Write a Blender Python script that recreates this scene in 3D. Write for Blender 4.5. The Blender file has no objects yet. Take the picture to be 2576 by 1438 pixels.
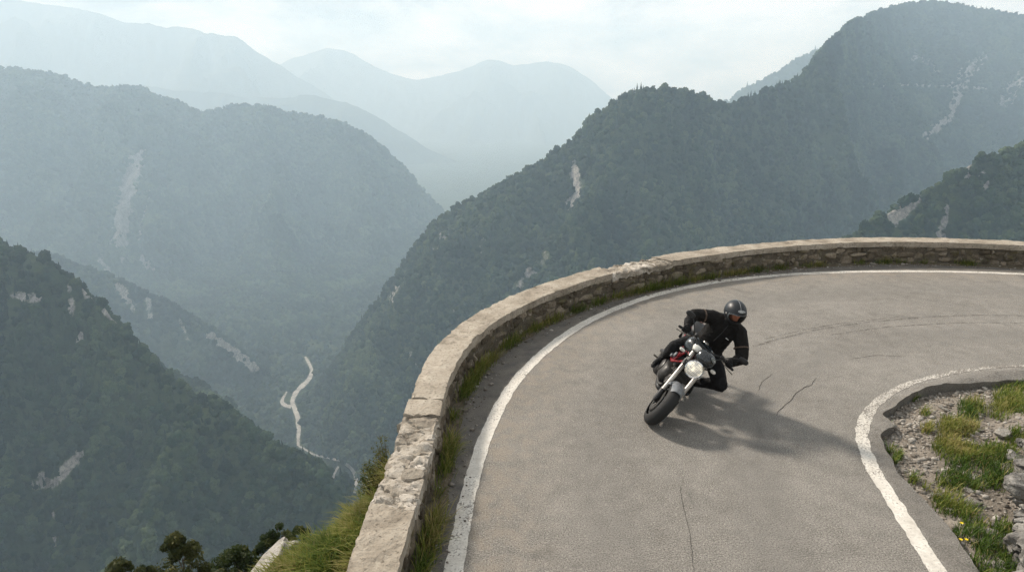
import bpy, bmesh, math, random
import numpy as np
from mathutils import Vector, Matrix
from mathutils.bvhtree import BVHTree

R = math.radians
scene = bpy.context.scene
COL = scene.collection
rng = np.random.default_rng(7)

# ------------------------------------------------------------------ camera
FPX, PCX, PCY, HOR = 1640.0, 1288.0, 719.0, 225.0        # measured in a 2576 px wide picture
TH = math.atan((PCY - HOR) / FPX)
CAMZ = math.cos(TH) * 833.0 / 210.0
cR = np.array([1.0, 0, 0]); cF = np.array([0, math.cos(TH), -math.sin(TH)]); cU = np.array([0, math.sin(TH), math.cos(TH)])
C0 = np.array([0, 0, CAMZ])

def ray(px, py):
    return cR * ((px - PCX) / FPX) - cU * ((py - PCY) / FPX) + cF

def on_z(px, py, z=0.0):
    d = ray(px, py); return C0 + d * ((z - CAMZ) / d[2])

def at_y(px, py, y):
    d = ray(px, py); return C0 + d * (y / d[1])

def project(P):
    d = np.asarray(P, float) - C0
    zz = np.maximum(d @ cF, 1e-3)
    return PCX + FPX * (d @ cR) / zz, PCY - FPX * (d @ cU) / zz

cam = bpy.data.cameras.new("camera")
cam.sensor_width = 36.0
cam.lens = 36.0 * FPX / 2576.0
cam.clip_start = 0.1
cam.clip_end = 60000.0
camo = bpy.data.objects.new("camera", cam)
COL.objects.link(camo)
camo.location = (0, 0, CAMZ)
camo.rotation_euler = (math.pi / 2 - TH, 0, 0)
scene.camera = camo

# ------------------------------------------------------------------ noise
def _hash(ix, iy, iz, s):
    n = (ix.astype(np.int64) * 374761393 + iy.astype(np.int64) * 668265263 + iz.astype(np.int64) * 2147483647 // 7 + s * 974634777) & 0xffffffff
    n = ((n ^ (n >> 13)) * 1274126177) & 0xffffffff
    n = ((n ^ (n >> 16)) * 2246822519) & 0xffffffff
    return ((n ^ (n >> 15)) & 0xffffff) / float(0xffffff)

def vnoise3(x, y, z, s=0):
    x = np.asarray(x, float); y = np.asarray(y, float); z = np.asarray(z, float)
    ix, iy, iz = np.floor(x), np.floor(y), np.floor(z)
    fx, fy, fz = x - ix, y - iy, z - iz
    fx = fx * fx * fx * (fx * (fx * 6 - 15) + 10); fy = fy * fy * fy * (fy * (fy * 6 - 15) + 10); fz = fz * fz * fz * (fz * (fz * 6 - 15) + 10)
    r = 0
    for dx in (0, 1):
        for dy in (0, 1):
            for dz in (0, 1):
                w = (fx if dx else 1 - fx) * (fy if dy else 1 - fy) * (fz if dz else 1 - fz)
                r = r + w * _hash(ix + dx, iy + dy, iz + dz, s)
    return r * 2 - 1

def fbm3(x, y, z, octv=4, s=0, gain=0.5):
    a, t, r = 1.0, 0.0, 0
    for o in range(octv):
        r = r + a * vnoise3(x * 2 ** o + 17.3 * o, y * 2 ** o - 9.1 * o, z * 2 ** o + 3.7 * o, s + o)
        t += a; a *= gain
    return r / t

def fbm2(x, y, octv=4, s=0, gain=0.5):
    return fbm3(x, y, np.zeros_like(np.asarray(x, float)) + 0.37, octv, s, gain)

def ridged(x, y, octv=4, s=0, gain=0.5):
    a, t, r = 1.0, 0.0, 0
    for o in range(octv):
        n = 1 - np.abs(vnoise3(x * 2 ** o + 5.3 * o, y * 2 ** o + 7.7 * o, np.zeros_like(x) + 0.5 * o, s + o)) * 1.6
        r = r + a * n; t += a; a *= gain
    return r / t

# ------------------------------------------------------------------ mesh helpers
def tag(o, label=None, cat=None, group=None, kind=None):
    if label: o["label"] = label
    if cat: o["category"] = cat
    if group: o["group"] = group
    if kind: o["kind"] = kind
    return o

def make_mesh(name, V, F, mat=None, parent=None, smooth=True, angle=None, attrs=None, mats=None, midx=None, link=True):
    me = bpy.data.meshes.new(name)
    V = np.asarray(V, dtype=np.float32).reshape(-1, 3)
    if isinstance(F, np.ndarray) and F.ndim == 2:
        n, k = F.shape
        me.vertices.add(len(V)); me.vertices.foreach_set("co", V.ravel())
        me.loops.add(n * k); me.loops.foreach_set("vertex_index", F.astype(np.int32).ravel())
        me.polygons.add(n); me.polygons.foreach_set("loop_start", (np.arange(n) * k).astype(np.int32))
        me.update(calc_edges=True)
        me.validate()
    else:
        me.from_pydata(V.tolist(), [], [list(map(int, f)) for f in F])
    if smooth:
        me.polygons.foreach_set("use_smooth", np.ones(len(me.polygons), dtype=bool))
        if angle: me.set_sharp_from_angle(angle=R(angle))
    for m in (mats or ([mat] if mat else [])): me.materials.append(m)
    if midx is not None: me.polygons.foreach_set("material_index", np.asarray(midx, dtype=np.int32))
    for k, a in (attrs or {}).items():
        a = np.asarray(a, dtype=np.float32)
        if a.ndim == 1:
            me.attributes.new(k, 'FLOAT', 'POINT').data.foreach_set("value", a)
        else:
            me.attributes.new(k, 'FLOAT_VECTOR', 'POINT').data.foreach_set("vector", a.ravel())
    me.update()
    o = bpy.data.objects.new(name, me)
    if link: COL.objects.link(o)
    if parent: o.parent = parent
    return o

def empty(name, loc=(0, 0, 0)):
    o = bpy.data.objects.new(name, None); COL.objects.link(o); o.location = loc
    o.empty_display_size = 0.1
    return o

def grid_faces(n, m, closed_u=False, closed_v=False):
    """quads for an (n, m) grid of vertices, index = i*m + j"""
    i = np.arange(n if closed_u else n - 1); j = np.arange(m if closed_v else m - 1)
    I, J = np.meshgrid(i, j, indexing="ij"); I2 = (I + 1) % n; J2 = (J + 1) % m
    return np.stack([I * m + J, I2 * m + J, I2 * m + J2, I * m + J2], -1).reshape(-1, 4)

def smooth_curve(pts, step, sig=3):
    """resample an open polyline to an even step and soften its corners"""
    p = np.asarray(pts, float)
    d = np.r_[0, np.cumsum(np.linalg.norm(np.diff(p, axis=0), axis=1))]
    n = max(8, int(d[-1] / step))
    t = np.linspace(0, d[-1], n)
    q = np.stack([np.interp(t, d, p[:, k]) for k in range(p.shape[1])], 1)
    k = int(sig * 3); w = np.exp(-0.5 * (np.arange(-k, k + 1) / sig) ** 2); w /= w.sum()
    pad = np.concatenate([2 * q[0] - q[k:0:-1], q, 2 * q[-1] - q[-2:-k - 2:-1]])
    return np.stack([np.convolve(pad[:, c], w, mode="valid") for c in range(q.shape[1])], 1)

def normals2(c):
    t = np.gradient(c[:, :2], axis=0); t /= np.linalg.norm(t, axis=1)[:, None] + 1e-9
    return np.stack([-t[:, 1], t[:, 0]], 1)        # to the left of the direction of travel

def dist_to(poly, P):
    """distance of points P (n,2) to a polyline"""
    a, b = poly[:-1, :2], poly[1:, :2]
    best = np.full(len(P), 1e9)
    for s in range(0, len(a), 1):
        ab = b[s] - a[s]; t = np.clip(((P - a[s]) @ ab) / (ab @ ab + 1e-12), 0, 1)
        d = np.linalg.norm(P - (a[s] + t[:, None] * ab), axis=1)
        best = np.minimum(best, d)
    return best

_ico = {}
def ico(sub):
    if sub not in _ico:
        bm = bmesh.new(); bmesh.ops.create_icosphere(bm, subdivisions=sub, radius=1.0)
        _ico[sub] = (np.array([v.co[:] for v in bm.verts]), np.array([[v.index for v in f.verts] for f in bm.faces])); bm.free()
    return _ico[sub]

class Acc:
    """collects many small pieces into one mesh"""
    def __init__(self): self.V, self.F, self.T, self.n = [], [], [], 0
    def add(self, V, F, tint=0.5):
        V = np.asarray(V, float); self.V.append(V); self.F.append(np.asarray(F) + self.n)
        self.T.append(np.full(len(V), tint) if np.isscalar(tint) else np.asarray(tint)); self.n += len(V)
    def build(self, name, mat, parent=None, **kw):
        return make_mesh(name, np.concatenate(self.V), np.concatenate(self.F), mat, parent, attrs={"tint": np.concatenate(self.T)}, **kw)

# ------------------------------------------------------------------ material helpers
class NT:
    def __init__(self, name):
        self.m = bpy.data.materials.new(name); self.m.use_nodes = True
        self.t = self.m.node_tree; self.n = self.t.nodes; self.l = self.t.links
        self.b = self.n["Principled BSDF"]; self.out = self.n["Material Output"]
    def node(self, typ, **kw):
        x = self.n.new(typ)
        for k, v in kw.items():
            if k.startswith("i_"):
                key = k[2:].replace("_", " ")
                x.inputs[key].default_value = v
            else: setattr(x, k, v)
        return x
    def link(self, a, b): self.l.new(a, b)
    def obj_co(self):
        return self.node("ShaderNodeTexCoord").outputs["Object"]
    def noise(self, scale, detail=4, rough=0.55, co=None, dist=0.0):
        x = self.node("ShaderNodeTexNoise"); x.inputs["Scale"].default_value = scale; x.inputs["Detail"].default_value = detail
        x.inputs["Roughness"].default_value = rough; x.inputs["Distortion"].default_value = dist
        if co is not None: self.link(co, x.inputs["Vector"])
        return x.outputs["Fac"]
    def ramp(self, fac, stops):
        x = self.node("ShaderNodeValToRGB"); cr = x.color_ramp
        while len(cr.elements) < len(stops): cr.elements.new(0.5)
        for e, (p, c) in zip(cr.elements, stops):
            e.position = p; e.color = (*c, 1) if len(c) == 3 else c
        self.link(fac, x.inputs["Fac"]); return x.outputs["Color"]
    def mix(self, a, b, fac, blend="MIX"):
        x = self.node("ShaderNodeMix", data_type="RGBA", blend_type=blend)
        for s, v in ((6, a), (7, b), (0, fac)):
            if hasattr(v, "type") and hasattr(v, "node"): self.link(v, x.inputs[s])
            elif s == 0: x.inputs[s].default_value = v
            else: x.inputs[s].default_value = (*v, 1)
        return x.outputs[2]
    def math(self, op, a, b=None, c=None, clamp=False):
        x = self.node("ShaderNodeMath", operation=op, use_clamp=clamp)
        for s, v in ((0, a), (1, b), (2, c)):
            if v is None: continue
            if hasattr(v, "node"): self.link(v, x.inputs[s])
            else: x.inputs[s].default_value = v
        return x.outputs[0]
    def maprange(self, v, a, b, c=0.0, d=1.0, smooth=True):
        x = self.node("ShaderNodeMapRange"); x.interpolation_type = "SMOOTHSTEP" if smooth else "LINEAR"
        self.link(v, x.inputs[0])
        for s, q in ((1, a), (2, b), (3, c), (4, d)): x.inputs[s].default_value = q
        return x.outputs[0]
    def attr(self, name):
        return self.node("ShaderNodeAttribute", attribute_name=name).outputs["Fac"]
    def bump(self, h, strength=0.5, dist=0.02, prev=None):
        x = self.node("ShaderNodeBump"); x.inputs["Strength"].default_value = strength; x.inputs["Distance"].default_value = dist
        self.link(h, x.inputs["Height"])
        if prev is not None: self.link(prev, x.inputs["Normal"])
        return x.outputs["Normal"]
    def done(self, color=None, rough=0.8, normal=None, metal=0.0, spec=0.3, **kw):
        b = self.b
        if color is not None:
            if hasattr(color, "node"): self.link(color, b.inputs["Base Color"])
            else: b.inputs["Base Color"].default_value = (*color, 1)
        if hasattr(rough, "node"): self.link(rough, b.inputs["Roughness"])
        else: b.inputs["Roughness"].default_value = rough
        b.inputs["Metallic"].default_value = metal
        b.inputs["Specular IOR Level"].default_value = spec
        if normal is not None: self.link(normal, b.inputs["Normal"])
        for k, v in kw.items(): b.inputs[k.replace("_", " ")].default_value = v
        return self.m

# ------------------------------------------------------------------ light, sky, haze
SUN_EL, SUN_AZ = R(37), R(-45)                     # azimuth clockwise from +Y
sun_dir = Vector((math.sin(SUN_AZ) * math.cos(SUN_EL), math.cos(SUN_AZ) * math.cos(SUN_EL), math.sin(SUN_EL)))
sl = bpy.data.lights.new("sun", "SUN"); sl.energy = 5.0; sl.angle = R(6.5); sl.color = (1.0, 0.95, 0.87)
so = bpy.data.objects.new("sun", sl); COL.objects.link(so)
so.rotation_euler = (-sun_dir).to_track_quat("-Z", "Y").to_euler()
so.location = (0, 0, 40)

w = bpy.data.worlds.new("World"); scene.world = w; w.use_nodes = True
nt = w.node_tree; N = nt.nodes; L = nt.links
bg = N["Background"]; bg.inputs["Strength"].default_value = 0.1
sky = N.new("ShaderNodeTexSky"); sky.sky_type = "NISHITA"; sky.sun_disc = False
sky.sun_elevation = SUN_EL; sky.sun_rotation = SUN_AZ % (2 * math.pi); sky.altitude = 900; sky.dust_density = 2.0
tc = N.new("ShaderNodeTexCoord"); mp = N.new("ShaderNodeMapping"); mp.inputs["Scale"].default_value = (1, 1, 2.6)
L.new(tc.outputs["Generated"], mp.inputs["Vector"])
def wn(scale, detail, rough):
    n = N.new("ShaderNodeTexNoise"); n.inputs["Scale"].default_value = scale; n.inputs["Detail"].default_value = detail; n.inputs["Roughness"].default_value = rough
    n.inputs["Distortion"].default_value = 0.4
    L.new(mp.outputs["Vector"], n.inputs["Vector"]); return n.outputs["Fac"]
r1 = N.new("ShaderNodeValToRGB"); r1.color_ramp.elements[0].position = 0.38; r1.color_ramp.elements[0].color = (0.6, 0.65, 0.75, 1)
r1.color_ramp.elements[1].position = 0.60; r1.color_ramp.elements[1].color = (10.4, 10.0, 9.6, 1)
L.new(wn(4.2, 7, 0.6), r1.inputs["Fac"])
mx = N.new("ShaderNodeMix"); mx.data_type = "RGBA"; mx.inputs[0].default_value = 0.9
L.new(sky.outputs["Color"], mx.inputs[6]); L.new(r1.outputs["Color"], mx.inputs[7])
L.new(mx.outputs[2], bg.inputs["Color"])

HAZE_D = 0.00022
hm = bpy.data.materials.new("haze_air"); hm.use_nodes = True
hn = hm.node_tree.nodes; hn.remove(hn["Principled BSDF"])
pv = hn.new("ShaderNodeVolumePrincipled")
pv.inputs["Color"].default_value = (0.60, 0.80, 0.98, 1); pv.inputs["Density"].default_value = HAZE_D
pv.inputs["Anisotropy"].default_value = 0.12
pv.inputs["Absorption Color"].default_value = (0.45, 0.45, 0.45, 1)
hm.node_tree.links.new(pv.outputs["Volume"], hn["Material Output"].inputs["Volume"])
def box_mesh(x0, x1, y0, y1, z0, z1):
    V = [(x, y, z) for x in (x0, x1) for y in (y0, y1) for z in (z0, z1)]
    F = np.array([(0, 1, 3, 2), (4, 6, 7, 5), (0, 4, 5, 1), (2, 3, 7, 6), (0, 2, 6, 4), (1, 5, 7, 3)])
    return V, F
BASE_Z = -640.0
V, F = box_mesh(-9000, 9000, -1500, 13500, BASE_Z - 60, 1120)
haze = make_mesh("haze", V, F, hm, smooth=False)
tag(haze, "pale blue haze filling the whole valley between the mountains", "haze", kind="stuff")

scene.view_settings.view_transform = "Standard"
scene.view_settings.look = "None"
scene.view_settings.exposure = 0.5
scene.view_settings.gamma = 1.0
scene.cycles.volume_bounces = 2
scene.cycles.max_bounces = 6
scene.cycles.diffuse_bounces = 2
scene.cycles.glossy_bounces = 2
scene.cycles.transmission_bounces = 4
scene.cycles.transparent_max_bounces = 6
scene.cycles.use_denoising = True
scene.cycles.denoising_prefilter = 'NONE'
scene.cycles.use_adaptive_sampling = False
scene.cycles.sample_clamp_indirect = 4.0
# ------------------------------------------------------------------ mountains
def mat_mountain(name, green, dark, rock, scale):
    t = NT(name); co = t.obj_co()
    n1 = t.noise(0.012 * scale, 6, 0.62, co); n2 = t.noise(0.08 * scale, 3, 0.6, co)
    g = t.mix(t.ramp(n1, [(0.36, dark), (0.64, green)]), tuple(c * 0.55 for c in dark), t.maprange(n2, 0.5, 0.75))
    mpn = t.node("ShaderNodeMapping"); mpn.inputs["Scale"].default_value = (1, 1, 0.35); t.link(co, mpn.inputs["Vector"])
    rn = t.math("MULTIPLY_ADD", t.noise(0.30 * scale, 6, 0.7, mpn.outputs["Vector"], 0.6), 0.6, t.math("MULTIPLY", t.noise(0.05 * scale, 5, 0.7, co), 0.4))
    rk = t.ramp(rn, [(0.36, tuple(c * 0.16 for c in rock)), (0.47, tuple(c * 0.55 for c in rock)), (0.60, rock)])
    m = t.math("ADD", t.attr("rock"), t.math("MULTIPLY_ADD", t.noise(0.06 * scale, 5, 0.65, co), 1.7, -0.85))
    c = t.mix(g, rk, t.maprange(m, 0.35, 0.62))
    return t.done(c, 0.95, t.bump(n2, 1.0, 4.0), spec=0.05)

M_near = mat_mountain("forest_floor", (0.050, 0.066, 0.028), (0.022, 0.034, 0.018), (0.36, 0.34, 0.31), 1.0)
M_far = mat_mountain("distant_forest_floor", (0.055, 0.070, 0.035), (0.025, 0.038, 0.022), (0.28, 0.265, 0.245), 0.5)

def smooth1(a, sig):
    k = int(sig * 3); w_ = np.exp(-0.5 * (np.arange(-k, k + 1) / sig) ** 2); w_ /= w_.sum()
    pad = np.r_[2 * a[0] - a[k:0:-1], a, 2 * a[-1] - a[-2:-k - 2:-1]]
    return np.convolve(pad, w_, mode="valid")

def px_dist(PX, PY, poly):
    poly = np.asarray(poly, float)
    P = np.stack([PX, PY], 1); return dist_to(poly, P)

ALLV, ALLF, ALLN = [], [], 0
MOUNT = {}
def mountain(key, label, ridge, fall, Lf, Lb, sf, sb, N_, Mf, Mb, amp, lam, seed, mat, rock=(), sig=2.0, conv=0.0, rough=6.0, crest=0.0):
    """ridge: (px, py, depth) seen outline put at its real distance; the flanks fall away on both sides of it"""
    global ALLN
    rp = np.array([at_y(a, b, c) for a, b, c in ridge])
    fall = np.asarray(fall, float) / np.linalg.norm(fall); al = np.array([-fall[1], fall[0]])
    a = rp[:, :2] @ al
    if a[0] > a[-1]: rp, a = rp[::-1], a[::-1]
    A = np.linspace(a[0], a[-1], N_)
    b_ = smooth1(np.interp(A, a, rp[:, :2] @ fall), sig); z_ = smooth1(np.interp(A, a, rp[:, 2]), sig)
    z_ = z_ + crest * fbm2(A / (lam * 0.35), A * 0 + seed, 4, seed + 2, 0.6)
    tf = np.linspace(0, 1, Mf); tb = np.linspace(0, 1, Mb + 1)[1:]
    df = Lf * (0.35 * tf + 0.65 * tf ** 1.5); db = -Lb * tb ** 1.3
    D = np.r_[db[::-1], df]
    AA, DD = np.meshgrid(A, D, indexing="ij"); BB = b_[:, None] + DD
    ad = np.abs(DD)
    ramp = 1 - np.exp(-ad / (lam * 0.45))
    g = ridged(AA / lam + 0.25 * fbm2(AA / lam, BB / lam, 2, seed + 40), BB / (lam * 2.6), 4, seed, 0.52)
    f2 = fbm2(AA / (lam * 0.22), BB / (lam * 0.30), 4, seed + 9)
    s = np.where(DD >= 0, sf, sb)
    drop = ad * s
    if conv: drop = np.where(DD >= 0, drop * (1 - conv + conv * np.clip(ad / (Lf * 0.5), 0, 1) ** 0.7), drop)
    ZZ = z_[:, None] - drop + ramp * amp * (g - 0.62) * 1.5 + (0.15 + ramp) * amp * 0.16 * f2 * (rough / 6.0)
    ZZ = np.maximum(ZZ, BASE_Z - 25 + 6 * fbm2(AA / 60, BB / 60, 2, 3))
    P = np.stack([AA * al[0] + BB * fall[0], AA * al[1] + BB * fall[1], ZZ], -1)
    n, m = AA.shape
    V = P.reshape(-1, 3); F = grid_faces(n, m)
    px, py = project(V)
    rk = np.zeros(len(V))
    front = (DD >= -1).reshape(-1)
    for poly, wd, st in rock:
        d = px_dist(px, py, poly); rk = np.maximum(rk, np.where(front, st * np.clip(1.35 - d / (wd * 1.2), 0, 1), 0))
    # bare rock where the ground is very steep
    gz = np.gradient(ZZ, axis=1) / np.maximum(np.gradient(DD, axis=1), 1e-3)
    rk = np.clip(rk, 0, 1)
    o = make_mesh("mountain", V, F, mat, attrs={"rock": rk})
    tag(o, label, "mountain", kind="structure")
    ALLV.append(V); ALLF.append(F + ALLN); ALLN += len(V)
    MOUNT[key] = dict(P=P, rock=rk.reshape(n, m), j0=Mb, obj=o)
    return o

mountain("right", "steep forested mountain behind the stone wall with its summit in cloud",
    [(700, 1080, 1370), (780, 1000, 1350), (850, 900, 1320), (930, 785, 1290), (1000, 690, 1270), (1060, 610, 1255), (1100, 560, 1240), (1150, 525, 1235), (1250, 475, 1220), (1350, 410, 1210), (1430, 362, 1205),
     (1480, 312, 1200), (1520, 275, 1195), (1560, 248, 1190), (1600, 230, 1190), (1640, 226, 1190), (1690, 228, 1195), (1730, 241, 1205), (1780, 255, 1215), (1850, 262, 1250), (1880, 250, 1275), (1910, 232, 1300),
     (1960, 215, 1330), (2000, 205, 1350), (2030, 190, 1380), (2040, 160, 1480), (2075, 115, 1580), (2110, 90, 1720), (2125, 68, 1840), (2160, 50, 2060), (2220, 28, 2450), (2280, 12, 2750), (2350, 5, 2880), (2450, 22, 2880), (2576, 40, 2820), (2800, 30, 2700), (3200, 90, 2600)],
    (-0.34, -0.94), 1650, 900, 0.70, 0.75, 360, 260, 40, 150, 250, 11, M_near, crest=7.0,
    rock=[([(1445, 420), (1450, 470), (1435, 520)], 14, .75), ([(1300, 720), (1330, 680)], 10, .6), ([(1370, 640), (1345, 690)], 14, .5), ([(1115, 590), (1095, 640)], 16, .5), ([(2330, 340), (2385, 300), (2410, 240)], 12, .8),
          ([(2100, 212), (2300, 215), (2480, 222)], 5, .7), ([(2470, 150), (2400, 215)], 22, .55), ([(2560, 200), (2530, 250)], 25, .6), ([(2300, 140), (2350, 180)], 20, .5), ([(1140, 780), (1160, 830)], 12, .4), ([(1030, 880), (1040, 920)], 10, .5), ([(1000, 720), (985, 760)], 10, .5), ([(1230, 590), (1200, 640)], 12, .35)], rough=7)
mountain("spur", "rocky green spur rising just beyond the wall under the tallest mountain",
    [(1900, 740, 609), (2050, 655, 624), (2150, 592, 638), (2200, 560, 645), (2240, 530, 652), (2300, 500, 655), (2350, 470, 660), (2420, 428, 667), (2450, 408, 670), (2480, 396, 674), (2530, 385, 679), (2576, 366, 682), (2700, 325, 693), (2900, 260, 710), (3200, 190, 725)],
    (-0.45, -0.89), 450, 600, 0.85, 0.8, 220, 110, 40, 50, 110, 23, M_near,
    rock=[([(2250, 545), (2300, 500)], 20, 1.0), ([(2438, 425), (2430, 460)], 10, 1.0), ([(2355, 445), (2365, 430)], 10, .9), ([(2380, 520), (2375, 560)], 9, .9), ([(2365, 580), (2370, 595)], 12, .9), ([(2470, 440), (2480, 470)], 12, .7)], rough=8)
mountain("left", "broad hazy forested mountain left of the valley with a pale scree streak",
    [(-700, 90, 3028), (-300, 140, 3098), (-100, 165, 3126), (0, 171, 3141), (90, 178, 3154), (150, 190, 3161), (180, 205, 3169), (240, 222, 3183), (300, 217, 3183), (345, 220, 3197), (380, 235, 3212), (450, 256, 3226), (500, 280, 3240), (540, 280, 3240), (575, 265, 3240), (640, 265, 3240), (700, 274, 3240), (740, 285, 3240), (800, 297, 3240), (870, 310, 3240), (910, 330, 3240), (950, 360, 3240), (990, 398, 3240), (1040, 450, 3240), (1080, 500, 3226), (1150, 560, 3212), (1230, 640, 3183), (1300, 720, 3169)],
    (0.28, -0.96), 2100, 900, 0.55, 0.7, 320, 250, 36, 240, 360, 31, M_far, crest=14.0,
    rock=[([(345, 400), (325, 450), (310, 520), (300, 600)], 22, .85), ([(375, 480), (350, 600)], 9, .5), ([(290, 620), (320, 670)], 16, .35), ([(520, 785), (580, 805), (650, 850)], 12, .9), ([(360, 655), (380, 670)], 16, .7), ([(250, 650), (310, 740)], 12, .5), ([(270, 300), (330, 400)], 10, .3)])
mountain("near_left", "dark forested foothill with grey crags in the shaded lower left",
    [(-600, 342, 696), (-300, 462, 676), (-100, 552, 655), (0, 597, 645), (70, 632, 638), (150, 680, 628), (210, 727, 621), (270, 782, 600), (330, 842, 586), (400, 916, 570), (450, 968, 560), (560, 1030, 545), (650, 1091, 529), (750, 1163, 515), (830, 1223, 499), (890, 1286, 487), (960, 1346, 474), (1050, 1412, 464)],
    (0.12, -0.99), 620, 560, 0.68, 0.95, 280, 180, 60, 110, 150, 53, M_near, crest=17.0,
    rock=[([(30, 740), (100, 750)], 14, .6), ([(175, 720), (180, 790)], 10, .6), ([(215, 715), (225, 745)], 14, .75), ([(265, 780), (290, 800)], 14, .8), ([(205, 840), (195, 870)], 8, .6), ([(105, 1195), (120, 1220), (150, 1200), (200, 1140)], 13, .85), ([(85, 1230), (130, 1210)], 10, .7), ([(180, 1090), (120, 1120)], 6, .5), ([(135, 1290), (140, 1400)], 5, .5), ([(290, 1340), (310, 1360)], 8, .4), ([(370, 900), (380, 960)], 5, .4)], rough=7)
mountain("mid_left", "low forested spur running down to the pale valley road behind the shaded foothill",
    [(-250, 575, 1760), (-100, 600, 1730), (60, 632, 1690), (180, 662, 1650), (260, 690, 1610), (350, 728, 1570), (440, 772, 1520), (520, 820, 1480), (590, 868, 1440), (650, 915, 1410), (700, 968, 1390), (735, 1015, 1375), (780, 1080, 1360)],
    (0.25, -0.97), 620, 700, 0.60, 0.62, 240, 110, 30, 80, 170, 131, M_near, crest=12.0,
    rock=[([(530, 845), (590, 885), (640, 925)], 12, 1.0), ([(300, 720), (330, 770)], 14, .7), ([(370, 745), (380, 800)], 10, .6), ([(450, 800), (470, 850)], 8, .5)])
mountain("hazy_right", "pale hazy shoulder showing behind the pass left of the tallest mountain",
    [(1700, 330, 4002), (1800, 275, 4002), (1852, 246, 4002), (1865, 228, 4002), (1885, 215, 4002), (1920, 206, 4002), (1950, 188, 4002), (1985, 160, 4002), (2020, 145, 4020), (2060, 128, 4037), (2120, 95, 4054), (2300, 60, 4090)],
    (-0.2, -0.98), 700, 500, 0.7, 0.7, 120, 70, 20, 50, 200, 71, M_far)
mountain("mid_far", "faint blue ridge in the middle of the valley behind the scree mountain",
    [(300, 210, 6336), (500, 232, 6336), (650, 248, 6336), (720, 243, 6336), (790, 240, 6336), (860, 254, 6336), (930, 285, 6336), (1000, 325, 6336), (1080, 375, 6240), (1160, 410, 6144), (1230, 440, 6048), (1330, 520, 5952)],
    (0.1, -1), 2000, 900, 0.5, 0.7, 240, 120, 20, 260, 600, 83, M_far, crest=30.0)
mountain("far_left", "high pale ridge at the back left fading into the cloud",
    [(-900, -160, 8253), (-300, -70, 8253), (-50, -15, 8253), (100, 8, 8253), (200, 22, 8253), (280, 42, 8253), (330, 58, 8253), (380, 64, 8253), (405, 72, 8253), (440, 66, 8253), (500, 72, 8253), (535, 86, 8253), (565, 94, 8253), (595, 92, 8253), (625, 112, 8253), (655, 138, 8253), (690, 158, 8253), (740, 190, 8253), (820, 240, 8253), (950, 330, 8253)],
    (0.3, -0.95), 2800, 1300, 0.48, 0.7, 300, 160, 14, 380, 750, 97, M_far, crest=45.0)
mountain("far_mid", "farthest pale ridge with two low rounded summits closing the valley",
    [(450, 260, 10608), (600, 210, 10608), (710, 158, 10608), (750, 144, 10608), (790, 130, 10608), (815, 122, 10608), (845, 122, 10608), (880, 134, 10608), (920, 154, 10608), (960, 177, 10608), (1000, 190, 10608), (1045, 201, 10608), (1090, 194, 10608), (1135, 183, 10608), (1170, 172, 10608), (1205, 155, 10608), (1235, 147, 10608), (1265, 156, 10608), (1290, 164, 10608), (1320, 165, 10608), (1350, 159, 10608), (1390, 157, 10608), (1425, 163, 10608), (1460, 183, 10608), (1500, 212, 10608), (1545, 250, 10608), (1620, 300, 10608), (1750, 380, 10608)],
    (0, -1), 3200, 1500, 0.46, 0.7, 320, 170, 14, 400, 800, 113, M_far, crest=35.0)

# valley floor: one sheet to the horizon
gx = np.r_[-30000, -9000, np.linspace(-3500, 3500, 90), 9000, 30000]; gy = np.r_[-20000, -4000, np.linspace(-600, 11000, 120), 16000, 45000]
X, Y = np.meshgrid(gx, gy, indexing="ij")
Z = BASE_Z - 12 + 10 * fbm2(X / 220, Y / 220, 3, 5)
vf = make_mesh("ground", np.stack([X, Y, Z], -1).reshape(-1, 3), grid_faces(*X.shape), M_near, attrs={"rock": np.zeros(X.size)})
tag(vf, "wooded valley floor far below the road", "ground", kind="structure")
ALLV.append(np.stack([X, Y, Z], -1).reshape(-1, 3)); ALLF.append(grid_faces(*X.shape) + ALLN); ALLN += X.size
bvh = BVHTree.FromPolygons(np.concatenate(ALLV).tolist(), np.concatenate(ALLF).tolist())
def cast(px, py):
    d = Vector(ray(px, py)).normalized()
    h = bvh.ray_cast(Vector(C0), d, 20000.0)
    return h[0]

# the pale valley road far below, draped over the slopes
ROADPX = [[(768, 900, 3), (778, 915, 6), (786, 935, 6), (780, 955, 8), (762, 972, 9), (746, 986, 8), (738, 1003, 7), (734, 1016, 8), (742, 1030, 9), (749, 1048, 9), (752, 1075, 8), (751, 1100, 7), (750, 1124, 5)],
          [(722, 988, 3), (712, 1004, 5), (706, 1014, 7), (718, 1022, 7), (732, 1026, 7)],
          [(752, 1124, 3), (790, 1146, 3), (830, 1155, 4), (860, 1163, 4), (880, 1176, 6), (893, 1194, 7), (898, 1214, 7), (892, 1245, 6)],
          [(852, 1176, 3), (842, 1192, 5), (838, 1208, 5)]]
RV, RF = [], []
for poly in ROADPX:
    q = smooth_curve(poly, 2.0, 3)
    q[:, :2] += 1.2 * np.stack([fbm2(q[:, 1] * .09, q[:, 0] * .09, 3, 3), fbm2(q[:, 1] * .09, q[:, 0] * .09, 3, 8)], 1); q[:, 2] *= 1.35 + 0.5 * fbm2(q[:, 1] * .12, q[:, 0] * .12, 3, 5)
    nn = normals2(q); base = len(RV); rows = 0
    for (x, y, wd), n_ in zip(q, nn):
        hs = [cast(x + n_[0] * wd * k * 0.5, y + n_[1] * wd * k * 0.5) for k in (-1, 0, 1)]
        if any(h is None for h in hs): continue
        for h in hs: RV.append((h[0], h[1], h[2] + 3.0))
        rows += 1
    RF += (grid_faces(rows, 3) + base).tolist()
t = NT("pale_road_gravel"); co = t.obj_co()
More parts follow.
